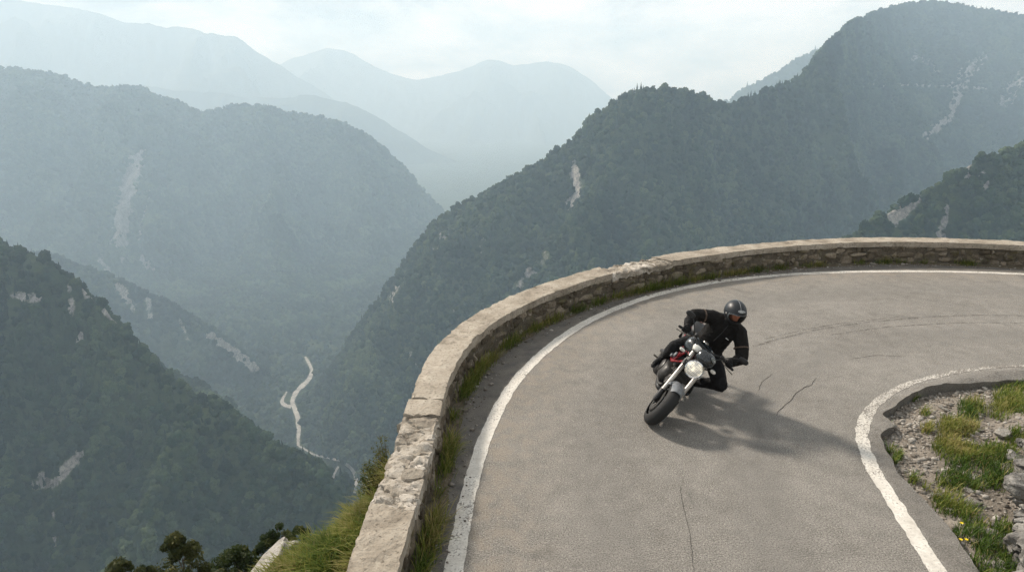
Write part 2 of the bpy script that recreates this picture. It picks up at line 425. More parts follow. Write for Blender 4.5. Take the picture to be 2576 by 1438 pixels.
M_vroad = t.done(t.ramp(t.noise(0.08, 4, 0.6, co), [(0.35, (0.22, 0.21, 0.19)), (0.65, (0.40, 0.385, 0.35))]), 0.95)
vr = make_mesh("valley_road", RV, np.array(RF), M_vroad)
tag(vr, "pale road winding along the valley bottom", "road", kind="structure")

# ------------------------------------------------------------------ forests (nobody could count these trees: one mass per mountain)
def mat_leaf_far(name, a, b, c):
    t = NT(name)
    oi = t.node("ShaderNodeObjectInfo").outputs["Random"]
    co = t.obj_co()
    col = t.ramp(oi, [(0.0, a), (0.5, b), (1.0, c)])
    loc = t.node("ShaderNodeObjectInfo").outputs["Location"]
    pn = t.noise(0.0075, 4, 0.6, loc)
    pf = t.noise(0.032, 3, 0.6, loc)
    col = t.mix(col, tuple(x * 0.5 for x in a), t.maprange(pf, 0.5, 0.36, 0, 0.6))
    col = t.mix(col, tuple(x * 0.45 for x in a), t.maprange(pn, 0.52, 0.38, 0, 0.85))
    col = t.mix(col, tuple(min(1, x * 1.5) for x in c), t.maprange(pn, 0.54, 0.68, 0, 0.7))
    n = t.noise(1.6, 3, 0.6, co)
    col = t.mix(col, (0.012, 0.018, 0.008), t.maprange(n, 0.45, 0.7, 0, 0.6))
    return t.done(col, 0.9, t.bump(t.noise(3.5, 2, 0.6, co), 1.0, 0.4), spec=0.1)
M_broad = mat_leaf_far("broadleaf_mass", (0.014, 0.030, 0.015), (0.028, 0.050, 0.022), (0.066, 0.088, 0.036))
M_coni = mat_leaf_far("conifer_mass", (0.018, 0.034, 0.018), (0.028, 0.046, 0.024), (0.040, 0.060, 0.028))

def proto_broad(seed):
    V, F = ico(4); V = V.copy()
    n = fbm3(V[:, 0] * 1.6 + seed, V[:, 1] * 1.6, V[:, 2] * 1.6, 5, seed, 0.72)
    V *= (1 + 0.95 * n)[:, None]; V[:, :2] *= 0.92; V[:, 2] = V[:, 2] * 0.95 + 0.75
    V[:, 2] = np.maximum(V[:, 2], -0.35)
    return make_mesh("tree_shape", V, F, M_broad, link=False)
def proto_coni(seed):
    r = np.random.default_rng(seed); V, F, k, seg = [], [], 0, 11
    for l in range(7):
        z0 = 0.15 + l * 0.38; rad = 0.72 * (1 - l / 7.6)
        ang = np.arange(seg) * 2 * math.pi / seg + l * 0.7
        rr = rad * (0.65 + 0.7 * r.random(seg))
        for a_, q in zip(ang, rr): V.append((math.cos(a_) * q, math.sin(a_) * q, z0 - 0.18 * r.random()))
        V.append((0, 0, z0 + 0.75))
        for s in range(seg): F.append((k + s, k + (s + 1) % seg, k + seg))
        k += seg + 1
    return make_mesh("tree_shape", V, np.array(F), M_coni, link=False, smooth=False)
protos = [proto_broad(s) for s in (1, 5, 9, 14)] + [proto_coni(s) for s in (2, 6)]

def forest_group(npro):
    g = bpy.data.node_groups.new("forest_nodes", "GeometryNodeTree")
    g.interface.new_socket("Geometry", in_out="INPUT", socket_type="NodeSocketGeometry")
    g.interface.new_socket("Geometry", in_out="OUTPUT", socket_type="NodeSocketGeometry")
    gi = g.nodes.new("NodeGroupInput"); go = g.nodes.new("NodeGroupOutput")
    jn = g.nodes.new("GeometryNodeJoinGeometry")
    for p in reversed(protos[:npro]):
        oi = g.nodes.new("GeometryNodeObjectInfo"); oi.inputs["Object"].default_value = p
        ti = g.nodes.new("GeometryNodeGeometryToInstance")
        g.links.new(oi.outputs["Geometry"], ti.inputs[0]); g.links.new(ti.outputs[0], jn.inputs[0])
    iop = g.nodes.new("GeometryNodeInstanceOnPoints"); iop.inputs["Pick Instance"].default_value = True
    def na(nm, typ):
        x = g.nodes.new("GeometryNodeInputNamedAttribute"); x.data_type = typ; x.inputs["Name"].default_value = nm
        return x.outputs["Attribute"]
    g.links.new(gi.outputs[0], iop.inputs["Points"]); g.links.new(jn.outputs[0], iop.inputs["Instance"])
    g.links.new(na("pick", "INT"), iop.inputs["Instance Index"])
    er = g.nodes.new("FunctionNodeEulerToRotation"); g.links.new(na("rot", "FLOAT_VECTOR"), er.inputs[0])
    g.links.new(er.outputs[0], iop.inputs["Rotation"]); g.links.new(na("scl", "FLOAT_VECTOR"), iop.inputs["Scale"])
    g.links.new(iop.outputs[0], go.inputs[0])
    return g
FG = forest_group(len(protos))

def make_forest(P, scl, pick, label):
    n = len(P); me = bpy.data.meshes.new("forest")
    me.vertices.add(n); me.vertices.foreach_set("co", P.astype(np.float32).ravel())
    rot = np.zeros((n, 3), np.float32); rot[:, 2] = rng.random(n) * 6.283; rot[:, 0] = rng.normal(0, .06, n)
    me.attributes.new("rot", "FLOAT_VECTOR", "POINT").data.foreach_set("vector", rot.ravel())
    me.attributes.new("scl", "FLOAT_VECTOR", "POINT").data.foreach_set("vector", scl.astype(np.float32).ravel())
    me.attributes.new("pick", "INT", "POINT").data.foreach_set("value", pick.astype(np.int32))
    o = bpy.data.objects.new("forest", me); COL.objects.link(o)
    md = o.modifiers.new("trees", "NODES"); md.node_group = FG
    for m_ in (M_broad, M_coni): me.materials.append(m_)
    tag(o, label, "forest", kind="stuff")
    return o

ROADPOLY = [smooth_curve(p, 4.0, 2)[:, :2] for p in ROADPX]
def scatter(key, spacing, size, conif, label, seed, back=0.3):
    M = MOUNT[key]; P = M["P"]; n, m, _ = P.shape; r = np.random.default_rng(seed)
    e1 = P[1:, :-1] - P[:-1, :-1]; e2 = P[:-1, 1:] - P[:-1, :-1]
    ar = np.linalg.norm(np.cross(e1, e2), axis=-1)
    j = np.arange(m - 1)
    ar = ar * np.where(j < M["j0"] - int(back * M["j0"]) - 2, 0, 1)[None, :]
    ar *= (P[:-1, :-1, 2] > BASE_Z - 15)
    cnt = int(ar.sum() / spacing ** 2)
    idx = r.choice(ar.size, cnt, p=(ar / ar.sum()).ravel())
    I, J = np.unravel_index(idx, ar.shape); u, v = r.random(cnt)[:, None], r.random(cnt)[:, None]
    Q = P[I, J] * (1 - u) * (1 - v) + P[I + 1, J] * u * (1 - v) + P[I, J + 1] * (1 - u) * v + P[I + 1, J + 1] * u * v
    rk = M["rock"][I, J]
    px, py = project(Q)
    keep = (px > -260) & (px < 2850) & (py < 1640) & (r.random(cnt) > np.clip(rk * 1.7 - 0.25, 0, 0.985))
    clear = fbm2(Q[:, 0] / 90, Q[:, 1] / 90, 4, seed + 3)
    keep &= ~((clear > 0.34) & (r.random(cnt) < 0.6))
    Q, px, py = Q[keep], px[keep], py[keep]
    hit = np.zeros(len(Q), bool)
    for rp in ROADPOLY:
        hit |= (dist_to(rp, np.stack([px, py - 5], 1)) < 10)
    Q = Q[~hit]; n_ = len(Q)
    cf = fbm2(Q[:, 0] / 160, Q[:, 1] / 160, 3, seed + 5) * 0.9 + r.random(n_) - 0.5
    con = cf > (0.5 - conif)
    pick = np.where(con, r.integers(4, 6, n_), r.integers(0, 4, n_))
    s = size * (0.5 + 0.95 * r.random(n_) ** 1.9)
    scl = np.stack([s, s, s * (0.85 + 0.45 * r.random(n_))], 1)
    scl[con] *= np.array([0.66, 0.66, 0.78])
    Q[:, 2] -= 0.15 * s
    print("forest", key, n_)
    return make_forest(Q, scl, pick, label)

scatter("right", 6.7, 4.9, 0.06, "dense mixed forest covering the mountain behind the wall", 1)
scatter("spur", 5.2, 3.7, -0.3, "scrubby woodland on the rocky spur just beyond the wall", 2)
scatter("left", 10.5, 7.4, 0.05, "hazy forest covering the scree mountain left of the valley", 3)
scatter("near_left", 5.4, 3.8, 0.14, "dark forest covering the shaded foothill at lower left", 4, back=0.75)
scatter("mid_left", 7.6, 5.4, 0.08, "forest covering the low spur behind the shaded foothill", 7, back=0.6)
scatter("hazy_right", 16.0, 10.5, 0.1, "faint woodland on the pale shoulder behind the pass", 5)

gxx, gyy = np.meshgrid(np.linspace(-1400, 500, 70), np.linspace(500, 2900, 80), indexing="ij")
gz_ = np.array([(lambda h: h[0][2] if h[0] else BASE_Z)(bvh.ray_cast(Vector((x, y, 800)), Vector((0, 0, -1)), 3000)) for x, y in zip(gxx.ravel(), gyy.ravel())]).reshape(gxx.shape)
gz_ = np.where(gz_ < BASE_Z + 18, np.maximum(gz_, BASE_Z - 14.9), BASE_Z - 40)
MOUNT["floor"] = dict(P=np.stack([gxx, gyy, gz_], -1), rock=np.zeros(gxx.shape), j0=0)
scatter("floor", 9.0, 5.5, 0.08, "woodland covering the valley floor around the pale road", 6)
# ------------------------------------------------------------------ the hairpin: plan curves
WALL_H = 0.5
near_pts = [(-0.86, -9), (-0.85, -4), (-0.84, 0), (-0.83, 3.87), (-0.82, 4.4), (-0.8, 4.91), (-0.78, 5.37), (-0.77, 6.0), (-0.78, 6.58), (-0.76, 7.2), (-0.69, 7.75), (-0.55, 8.42), (-0.3, 9.06), (-0.02, 9.58), (0.46, 10.31),
            (1.27, 11.22), (1.96, 11.87), (3.4, 12.82), (4.1, 13.17), (5.16, 13.66), (6.26, 14.04), (7.25, 14.28), (8.2, 14.40), (9.1, 14.42), (9.95, 14.34), (10.76, 14.20), (11.4, 14.03), (13, 13.45), (15, 12.55), (18, 10.9), (22, 8.4), (26, 5.8)]
line_pts = [(-0.52, -9), (-0.51, 0), (-0.50, 4.0), (-0.48, 4.46), (-0.45, 5.3), (-0.38, 6.2), (-0.25, 6.99), (0.01, 8.1), (0.5, 9.23), (1.16, 10.37), (1.98, 11.32), (2.88, 12.13), (4.2, 12.92), (5.62, 13.4), (7.02, 13.66), (8.35, 13.72), (9.63, 13.69), (11.06, 13.5), (13, 12.8), (15, 11.9), (18, 10.25), (22, 7.75), (26, 5.1)]
inner_pts = [(2.7, -9), (2.9, -3), (3.1, 0), (3.3, 2.5), (3.49, 4.46), (3.58, 4.88), (3.67, 5.37), (3.73, 5.76), (3.83, 6.25), (4.04, 6.78), (4.36, 7.24), (4.72, 7.58), (5.16, 7.94), (5.65, 8.2), (6.27, 8.44), (6.81, 8.59), (7.37, 8.66), (8.3, 8.6), (9.5, 8.3), (12, 7.2), (16, 5.0), (20, 2.8)]
edge_pts = [(3.15, -9), (3.3, -3), (3.45, 0), (3.62, 2.5), (3.8, 4.3), (3.93, 4.84), (3.96, 5.14), (4.0, 5.47), (3.97, 5.78), (4.06, 6.19), (4.22, 6.7), (4.47, 7.03), (4.78, 7.37), (5.27, 7.72), (5.72, 7.92), (6.23, 8.06), (6.99, 8.17), (8.2, 8.1), (9.5, 7.78), (12, 6.68), (16, 4.5), (20, 2.2)]
near_c = smooth_curve(near_pts, 0.05, 7)
line_c = smooth_curve(line_pts, 0.08, 6)
inner_c = smooth_curve(inner_pts, 0.08, 4)
edge_c = smooth_curve(edge_pts, 0.05, 3)
for_edge = fbm2(edge_c[:, 0] * 2.2, edge_c[:, 1] * 2.2, 4, 61, 0.65)
nrm_e = normals2(edge_c)
bite = np.exp(-((edge_c[:, 0] - 4.42) ** 2 + (edge_c[:, 1] - 6.98) ** 2) / 0.10)
edge_c = edge_c + nrm_e * (0.06 * for_edge + 0.10 * bite * np.sin(edge_c[:, 0] * 14))[:, None]
n_near = normals2(near_c)                     # points away from the road (valley side)
arc = np.r_[0, np.cumsum(np.linalg.norm(np.diff(near_c, axis=0), axis=1))]
def s_at(x, y): return arc[np.argmin((near_c[:, 0] - x) ** 2 + (near_c[:, 1] - y) ** 2)]
width = np.interp(near_c[:, 1], [3, 7, 9, 14.4], [0.36, 0.37, 0.42, 0.46])
far_c = near_c + n_near * width[:, None]

# ------------------------------------------------------------------ asphalt
def mat_asphalt():
    t = NT("asphalt"); co = t.obj_co()
    big = t.noise(0.55, 4, 0.6, co); mid = t.noise(5.0, 5, 0.65, co); grit = t.noise(78, 3, 0.75, co)
    v = t.node("ShaderNodeTexVoronoi", feature="F1"); v.inputs["Scale"].default_value = 75; t.link(co, v.inputs["Vector"])
    c = t.ramp(t.math("MULTIPLY_ADD", big, 0.5, t.math("MULTIPLY", mid, 0.5)), [(0.34, (0.142, 0.133, 0.118)), (0.5, (0.205, 0.193, 0.173)), (0.66, (0.265, 0.249, 0.224))])
    c = t.mix(c, (0.07, 0.064, 0.056), t.maprange(grit, 0.51, 0.62, 0, 0.85))
    c = t.mix(c, (0.42, 0.39, 0.34), t.maprange(grit, 0.46, 0.36, 0, 0.7))
    vc = t.node("ShaderNodeSeparateColor"); t.link(v.outputs["Color"], vc.inputs[0])
    c = t.mix(c, (0.40, 0.37, 0.33), t.maprange(vc.outputs[0], 0.93, 0.98, 0, 0.35))
    do = t.attr("d_out"); di = t.attr("d_in")
    trk = t.math('ADD', t.maprange(t.math('ABSOLUTE', t.math('SUBTRACT', do, 1.35)), 0.5, 0.1), t.maprange(t.math('ABSOLUTE', t.math('SUBTRACT', di, 1.25)), 0.5, 0.1))
    c = t.mix(c, (0.13, 0.124, 0.113), t.math('MULTIPLY', trk, t.maprange(big, 0.35, 0.65, 0.10, 0.38)))
    stn = t.noise(0.9, 5, 0.7, co, 1.2)
    c = t.mix(c, (0.085, 0.080, 0.072), t.maprange(stn, 0.56, 0.72, 0, 0.45))
    c = t.mix(c, (0.30, 0.285, 0.255), t.maprange(stn, 0.40, 0.26, 0, 0.35))
    # brown dust drifts towards the outer line, dark unswept shoulder beyond it
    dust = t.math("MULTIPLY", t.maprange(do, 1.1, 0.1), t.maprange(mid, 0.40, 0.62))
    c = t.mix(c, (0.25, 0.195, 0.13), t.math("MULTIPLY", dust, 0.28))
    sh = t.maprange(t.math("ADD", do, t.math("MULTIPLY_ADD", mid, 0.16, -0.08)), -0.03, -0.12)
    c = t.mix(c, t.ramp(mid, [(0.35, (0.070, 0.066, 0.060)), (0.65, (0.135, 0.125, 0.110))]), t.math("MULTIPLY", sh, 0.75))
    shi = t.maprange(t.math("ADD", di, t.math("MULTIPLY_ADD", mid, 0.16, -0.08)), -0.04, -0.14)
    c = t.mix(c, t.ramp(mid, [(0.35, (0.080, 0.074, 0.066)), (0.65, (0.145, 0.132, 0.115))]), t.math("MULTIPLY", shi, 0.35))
    # hairline cracks
    wv = t.node("ShaderNodeVectorMath", operation="ADD")
    nz = t.node("ShaderNodeTexNoise"); nz.inputs["Scale"].default_value = 3.0; nz.inputs["Detail"].default_value = 5; t.link(co, nz.inputs["Vector"])
    sc = t.node("ShaderNodeVectorMath", operation="SCALE"); sc.inputs["Scale"].default_value = 0.45; t.link(nz.outputs["Color"], sc.inputs[0])
    t.link(co, wv.inputs[0]); t.link(sc.outputs[0], wv.inputs[1])
    cv = t.node("ShaderNodeTexVoronoi", feature="DISTANCE_TO_EDGE"); cv.inputs["Scale"].default_value = 0.85; t.link(wv.outputs[0], cv.inputs["Vector"])
    msk = t.maprange(t.noise(0.5, 2, 0.5, co), 0.58, 0.66)
    crack = t.math("MULTIPLY", t.maprange(cv.outputs["Distance"], 0.006, 0.001), msk)
    c = t.mix(c, (0.045, 0.042, 0.038), t.math("MULTIPLY", crack, 0.18))
    h = t.math("SUBTRACT", t.math("MULTIPLY_ADD", mid, 0.35, grit), t.math("MULTIPLY", crack, 0.15))
    n = t.bump(h, 0.85, 0.014)
    return t.done(c, t.maprange(grit, 0.3, 0.7, 0.72, 0.92), n, spec=0.3)
M_asph = mat_asphalt()

base_c = near_c + n_near * -0.0
nU, nV = 520, 64
def even(c, n):
    d = np.r_[0, np.cumsum(np.linalg.norm(np.diff(c, axis=0), axis=1))]
    return np.stack([np.interp(np.linspace(0, d[-1], n), d, c[:, k]) for k in range(2)], 1)
def anchored(c, anchors, n):
    """resample so that fixed stations of two curves face each other"""
    d = np.r_[0, np.cumsum(np.linalg.norm(np.diff(c, axis=0), axis=1))]
    st = [d[np.argmin((c[:, 0] - x) ** 2 + (c[:, 1] - y) ** 2)] for x, y in anchors]
    tt = np.interp(np.linspace(0, 1, n), np.linspace(0, 1, len(st)), st)
    return np.stack([np.interp(tt, d, c[:, k]) for k in range(2)], 1)
oa = [(-0.86, -9), (-0.83, 4), (-0.76, 7.2), (1.27, 11.22), (5.16, 13.66), (9.1, 14.42), (15, 12.55), (26, 5.8)]
ia = [(3.15, -9), (3.8, 4.3), (3.97, 5.78), (4.3, 6.85), (4.78, 7.37), (6.23, 8.06), (9.5, 7.78), (20, 2.2)]
Oc = anchored(near_c + n_near * 0.06, oa, nU); Ic = anchored(edge_c, ia, nU)
tt = np.linspace(0, 1, nV)
G = Oc[:, None, :] * (1 - tt)[None, :, None] + Ic[:, None, :] * tt[None, :, None]
def signed(curve, P, ref_left):
    d = dist_to(curve, P)
    # sign by nearest segment normal
    idx = np.array([np.argmin(((curve[::3] - p) ** 2).sum(1)) for p in P]) * 3
    nn = normals2(curve)[idx]; s = ((P - curve[idx]) * nn).sum(1)
    return d * np.where(s > 0, -1, 1) * (1 if ref_left else -1)
Pxy = G.reshape(-1, 2)
d_out = signed(line_c, Pxy, True); d_in = signed(inner_c, Pxy, False)
lip = 0.055 * np.exp(-((d_in + 0.24) / 0.09) ** 2) * np.clip((Pxy[:, 1] - 6.4) / 0.8, 0, 1) * (Pxy[:, 0] > 3.5) * (1 + 0.5 * fbm2(Pxy[:, 0] * 4, Pxy[:, 1] * 4, 3, 5))
Vr = np.c_[Pxy, lip]
# worn rim of the inner edge: the outermost rows sag
Fr = grid_faces(nU, nV)
skirt = np.c_[Ic + normals2(Ic) * 0.02, np.full(nU, -0.20)]
k0 = len(Vr); Vr = np.concatenate([Vr, skirt])
ii = np.arange(nU - 1)
Fs = np.stack([ii * nV + nV - 1, (ii + 1) * nV + nV - 1, k0 + ii + 1, k0 + ii], 1)
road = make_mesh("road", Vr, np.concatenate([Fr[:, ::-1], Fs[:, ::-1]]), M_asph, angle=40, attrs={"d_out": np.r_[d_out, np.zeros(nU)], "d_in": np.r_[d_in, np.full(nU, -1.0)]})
tag(road, "cracked grey asphalt road sweeping round the hairpin bend", "road", kind="structure")

def mat_paint():
    t = NT("worn_white_paint"); co = t.obj_co()
    n = t.noise(7, 5, 0.7, co); g = t.noise(48, 3, 0.7, co); big = t.noise(1.3, 3, 0.5, co)
    paint = t.ramp(n, [(0.3, (0.45, 0.42, 0.37)), (0.6, (0.66, 0.63, 0.57))])
    wear = t.math("ADD", t.math("MULTIPLY_ADD", g, 0.75, t.math("MULTIPLY", n, 0.45)), t.math("ADD", t.attr("worn"), t.math("MULTIPLY", big, 0.25)))
    c = t.mix(paint, (0.17, 0.155, 0.135), t.maprange(wear, 0.74, 0.92))
    return t.done(c, 0.8, t.bump(t.math("MULTIPLY_ADD", n, 0.35, g), 0.8, 0.012), spec=0.25)
M_paint = mat_paint()
def ribbon(name, c, w_, z, mat, worn=None, jag=0.0, seed=0):
    nn = normals2(c); k = 5
    off = np.linspace(-0.5, 0.5, k)
    ww = np.full(len(c), w_) if np.isscalar(w_) else w_
    j1 = fbm2(c[:, 0] * 9, c[:, 1] * 9, 4, seed) * jag; j2 = fbm2(c[:, 0] * 9, c[:, 1] * 9, 4, seed + 5) * jag
    V = []
    for q in range(k):
        e = off[q] * ww + (j1 if q == 0 else j2 if q == k - 1 else 0)
        V.append(np.c_[c + nn * e[:, None], np.full(len(c), z)])
    V = np.stack(V, 1).reshape(-1, 3)
    at = {"worn": np.repeat(worn, k)} if worn is not None else None
    return make_mesh(name, V, grid_faces(len(c), k)[:, ::-1], mat, attrs=at)
lc = smooth_curve(line_pts, 0.03, 16)
o = ribbon("road_marking", lc, 0.155, 0.004, M_paint, worn=np.interp(lc[:, 1], [0, 9, 14], [0, 0.02, 0.05]), jag=0.02, seed=3)
tag(o, "worn white edge line along the outside of the bend by the stone wall", "road line", kind="structure")
ic = smooth_curve(inner_pts, 0.03, 10)
wi = np.interp(ic[:, 0], [3.5, 4.2, 5, 7.5], [0.15, 0.14, 0.11, 0.055])
o = ribbon("road_marking", ic, wi, 0.004, M_paint, worn=np.interp(ic[:, 1], [5.5, 6.5, 7.6, 8.6], [0, 0.05, 0.12, 0.15]), jag=0.03, seed=8)
tag(o, "worn white edge line around the grassy inside of the bend", "road line", kind="structure")

# named cracks and tyre marks that the picture shows
t = NT("dark_crack"); M_crack = t.done((0.04, 0.037, 0.033), 0.95, spec=0.1)  # one even dark tone for the crack strips
def crack(pxs, w_, seed, label):
    c = np.array([on_z(a, b)[:2] for a, b in pxs]); c = smooth_curve(c, 0.015, 2)
    nn = normals2(c); c = c + nn * (0.022 * fbm2(c[:, 0] * 7, c[:, 1] * 7, 4, seed, 0.7))[:, None]
    d = np.linspace(0, 1, len(c)); wd = w_ * np.clip(np.minimum(d, 1 - d) * 6, 0.15, 1) * (0.5 + 0.8 * np.abs(fbm2(c[:, 0] * 12, c[:, 1] * 12, 3, seed + 2)))
    o = ribbon("road_crack", c, wd, 0.004, M_crack)
    tag(o, label, "crack", kind="structure")
crack([(1948, 1052), (1962, 1030), (1985, 1012), (2000, 990), (2020, 975), (2040, 968), (2058, 944)], 0.011, 1, "jagged dark crack in the asphalt right of the motorcycle")
crack([(1722, 1195), (1712, 1235), (1722, 1290), (1736, 1340), (1741, 1400), (1748, 1460)], 0.005, 2, "long thin crack running down the lane in front of the motorcycle")
crack([(1905, 985), (1918, 960), (1945, 938)], 0.008, 3, "short hairline crack beside the rider's knee")
crack([(2130, 905), (2200, 893), (2290, 897)], 0.010, 4, "fine crack across the far lane above the inner line")
t = NT("tyre_rubber_mark"); co = t.obj_co()
tr = t.node("ShaderNodeBsdfTransparent"); ms = t.node("ShaderNodeMixShader")
t.done((0.06, 0.055, 0.05), 0.9, spec=0.2)
t.link(t.math("MULTIPLY", t.maprange(t.noise(14, 5, 0.7, co), 0.38, 0.68), 0.5), ms.inputs[0])
t.link(tr.outputs[0], ms.inputs[1]); t.link(t.b.outputs[0], ms.inputs[2]); t.link(ms.outputs[0], t.out.inputs["Surface"])
M_mark = t.m
for pxs, w_, lb in (([(1895, 872), (1960, 852), (2060, 828), (2180, 810), (2330, 797), (2480, 792), (2620, 795)], 0.05, "faint dark tyre mark curving across the lane behind the rider"),
                    ([(1925, 852), (2010, 832), (2120, 812), (2260, 797)], 0.035, "fainter inner tyre mark beside the longer one behind the rider"),
                    ([(2090, 842), (2230, 822), (2400, 812), (2600, 812)], 0.04, "faint tyre mark nearest the inner line at the back of the bend")):
    c = smooth_curve([on_z(a, b)[:2] for a, b in pxs], 0.04, 3)
    tag(ribbon("tyre_mark", c, w_, 0.004, M_mark), lb, "tyre mark", kind="structure")

# ------------------------------------------------------------------ stone wall
def mat_stone(name, lo, mid_, hi, sc=1.0, moss=0.0):
    t = NT(name); co = t.obj_co()
    a = t.noise(3.2 * sc, 6, 0.65, co); b = t.noise(28 * sc, 5, 0.7, co); ti = t.attr("tint")
    c = t.ramp(t.math("ADD", t.math("MULTIPLY", a, 0.55), t.math("MULTIPLY", ti, 0.45)), [(0.28, lo), (0.5, mid_), (0.72, hi)])
    c = t.mix(c, tuple(x * 0.42 for x in lo), t.maprange(b, 0.53, 0.68, 0, 0.85))
    bl = t.noise(6.0 * sc, 6, 0.7, co, 0.8)
    c = t.mix(c, tuple(x * 0.62 for x in lo), t.maprange(bl, 0.52, 0.66, 0, 0.55))
    c = t.mix(c, (0.50, 0.46, 0.38), t.maprange(t.noise(11 * sc, 4, 0.6, co), 0.60, 0.72, 0, 0.45))
    if moss: c = t.mix(c, (0.11, 0.10, 0.035), t.maprange(t.noise(4.5 * sc, 4, 0.6, co), 0.54, 0.68, 0, moss))
    return t.done(c, 0.92, t.bump(t.math("MULTIPLY_ADD", b, 0.6, t.noise(9 * sc, 5, 0.65, co)), 1.0, 0.035), spec=0.15)
M_cope = mat_stone("weathered_coping", (0.225, 0.192, 0.150), (0.355, 0.311, 0.250), (0.45, 0.40, 0.33))
M_mason = mat_stone("rough_masonry", (0.075, 0.062, 0.044), (0.155, 0.128, 0.094), (0.29, 0.245, 0.185), 1.0, 0.5)
M_rubble = mat_stone("broken_limestone", (0.17, 0.145, 0.115), (0.33, 0.29, 0.235), (0.56, 0.515, 0.45))
M_mortar = mat_stone("old_mortar", (0.07, 0.060, 0.046), (0.12, 0.102, 0.078), (0.17, 0.145, 0.11), 1.0, 0.25)

wall = empty("stone_wall", (0.46, 10.31, 0))
tag(wall, "low curved stone parapet wall with pale worn coping above the drop", "wall")
def wpar(o):
    o.parent = wall; o.matrix_parent_inverse = Matrix.Translation(wall.location).inverted(); return o

def at_s(s):
    s = np.asarray(s, float)
    p = np.stack([np.interp(s, arc, near_c[:, k]) for k in range(2)], -1); n = np.stack([np.interp(s, arc, n_near[:, k]) for k in range(2)], -1)
    n /= np.linalg.norm(n, axis=-1, keepdims=True)
    return p, n, np.interp(s, arc, width)

def coping(s0, s1, cut0=0.0, cut1=0.0, seed=0, step=0.035, rough=1.0, low=0.0, mat=None, name="coping"):
    """slab from s0 to s1; cut = how much further back the broken end starts on the valley side"""
    prof = []                                       # (across 0..1, height above slab foot)
    T_ = 0.115
    for z in np.linspace(0, T_, 5)[:-1]: prof.append((-0.02, z, 0))
    for a in (-0.02, 0.005): prof.append((a, T_, 0))
    for a in np.linspace(0.06, 0.94, 13): prof.append((a, T_ + 0.002, 1))
    for a in (0.995, 1.02): prof.append((a, T_, 0))
    for z in np.linspace(T_, 0, 5)[1:]: prof.append((1.02, z, 0))
    prof = np.array(prof); m = len(prof)
    ns = max(6, int((s1 - s0) / step)); tq = np.linspace(0, 1, ns)
    S = s0 + (s1 - s0) * tq
    SS = S[:, None] + (prof[None, :, 0]) * (cut0 * (1 - tq) + cut1 * tq)[:, None]
    ends = np.clip(np.minimum(tq, 1 - tq) * (s1 - s0) / 0.10, 0, 1)
    p, n, wd = at_s(SS)
    A = prof[None, :, 0] * wd
    P = p + n * A[..., None]
    Z = WALL_H - 0.115 + np.broadcast_to(prof[None, :, 1], SS.shape)
    V = np.concatenate([P, Z[..., None]], -1)
    nx = fbm3(V[..., 0] * 3.1, V[..., 1] * 3.1, V[..., 2] * 3.1, 5, seed, 0.6); ny = fbm3(V[..., 0] * 14, V[..., 1] * 14, V[..., 2] * 14, 4, seed + 7, 0.6)
    jag = 0.035 * (1 - ends)[:, None] * fbm2(A * 14, SS * 3, 3, seed + 3)
    edge_amt = np.where((np.abs(prof[:, 0] - 0.5) > 0.46) & (prof[:, 1] > 0.08), 1, 0)[None, :]
    chip = np.clip(fbm3(V[..., 0] * 4.5, V[..., 1] * 4.5, V[..., 2] * 0 + 2, 4, seed + 11, 0.6) - 0.16, 0, 1)
    pit = np.clip(fbm3(V[..., 0] * 22, V[..., 1] * 22, V[..., 2] * 0 + 5, 3, seed + 17, 0.6) - 0.22, 0, 1)
    V[..., 2] += rough * (0.016 * nx + 0.009 * ny) - 0.04 * pit - low
    if rough > 1.5:
        crk = np.abs(fbm3(V[..., 0] * 3.4, V[..., 1] * 5.0, V[..., 2] * 0 + 9, 4, seed + 23, 0.65)); V[..., 2] -= 0.05 * np.clip(0.10 - crk, 0, 1) / 0.10
        lay = fbm3(V[..., 0] * 5, V[..., 1] * 7, V[..., 2] * 0 + 1, 3, seed + 29, 0.5); V[..., 2] += 0.018 * np.round(lay * 4) / 2 - edge_amt * (0.006 + 0.11 * chip)
    V[..., :2] += n * ((0.014 * nx + 0.006 * ny)[..., None]) + n * (edge_amt * 0.08 * chip * np.sign(0.5 - prof[None, :, 0]))[..., None]
    tg = np.stack([n[..., 1], -n[..., 0]], -1); V[..., :2] += tg * jag[..., None]
    F = grid_faces(ns, m)[:, ::-1]
    Vf = V.reshape(-1, 3); tint = 0.5 + 0.9 * nx.reshape(-1)
    o = make_mesh(name, Vf, F, mat or M_cope, attrs={"tint": tint})
    bm = bmesh.new(); bm.from_mesh(o.data)
    for (row) in (0, ns - 1):
        bm.verts.ensure_lookup_table()
        try: bm.faces.new([bm.verts[row * m + j] for j in (range(m) if row == 0 else range(m - 1, -1, -1))])
        except ValueError: pass
    bm.to_mesh(o.data); bm.free()
    o.data.set_sharp_from_angle(angle=R(45))
    return wpar(o)

sA0, sA1 = s_at(-0.81, 4.55), s_at(-0.77, 6.2)
sC = s_at(-0.78, 6.56)
sB0, sB1 = s_at(1.85, 11.78), s_at(3.25, 12.72)
coping(arc[0], sA0, 0, 0.12, 1)
coping(sA1, sC - 0.012, 0.0, 0.03, 2)
sJ = s_at(-0.3, 9.06); sK = s_at(0.75, 10.6)
coping(sC + 0.012, sJ - 0.004, 0.03, 0.0, 3); coping(sJ + 0.004, sK - 0.004, 0.0, -0.02, 7); coping(sK + 0.004, sB0, -0.02, 0.12, 8)
sM = s_at(6.3, 14.05)
coping(sB1, sM - 0.004, -0.14, 0, 4, 0.05); coping(sM + 0.004, arc[-1], 0, 0, 9, 0.06)

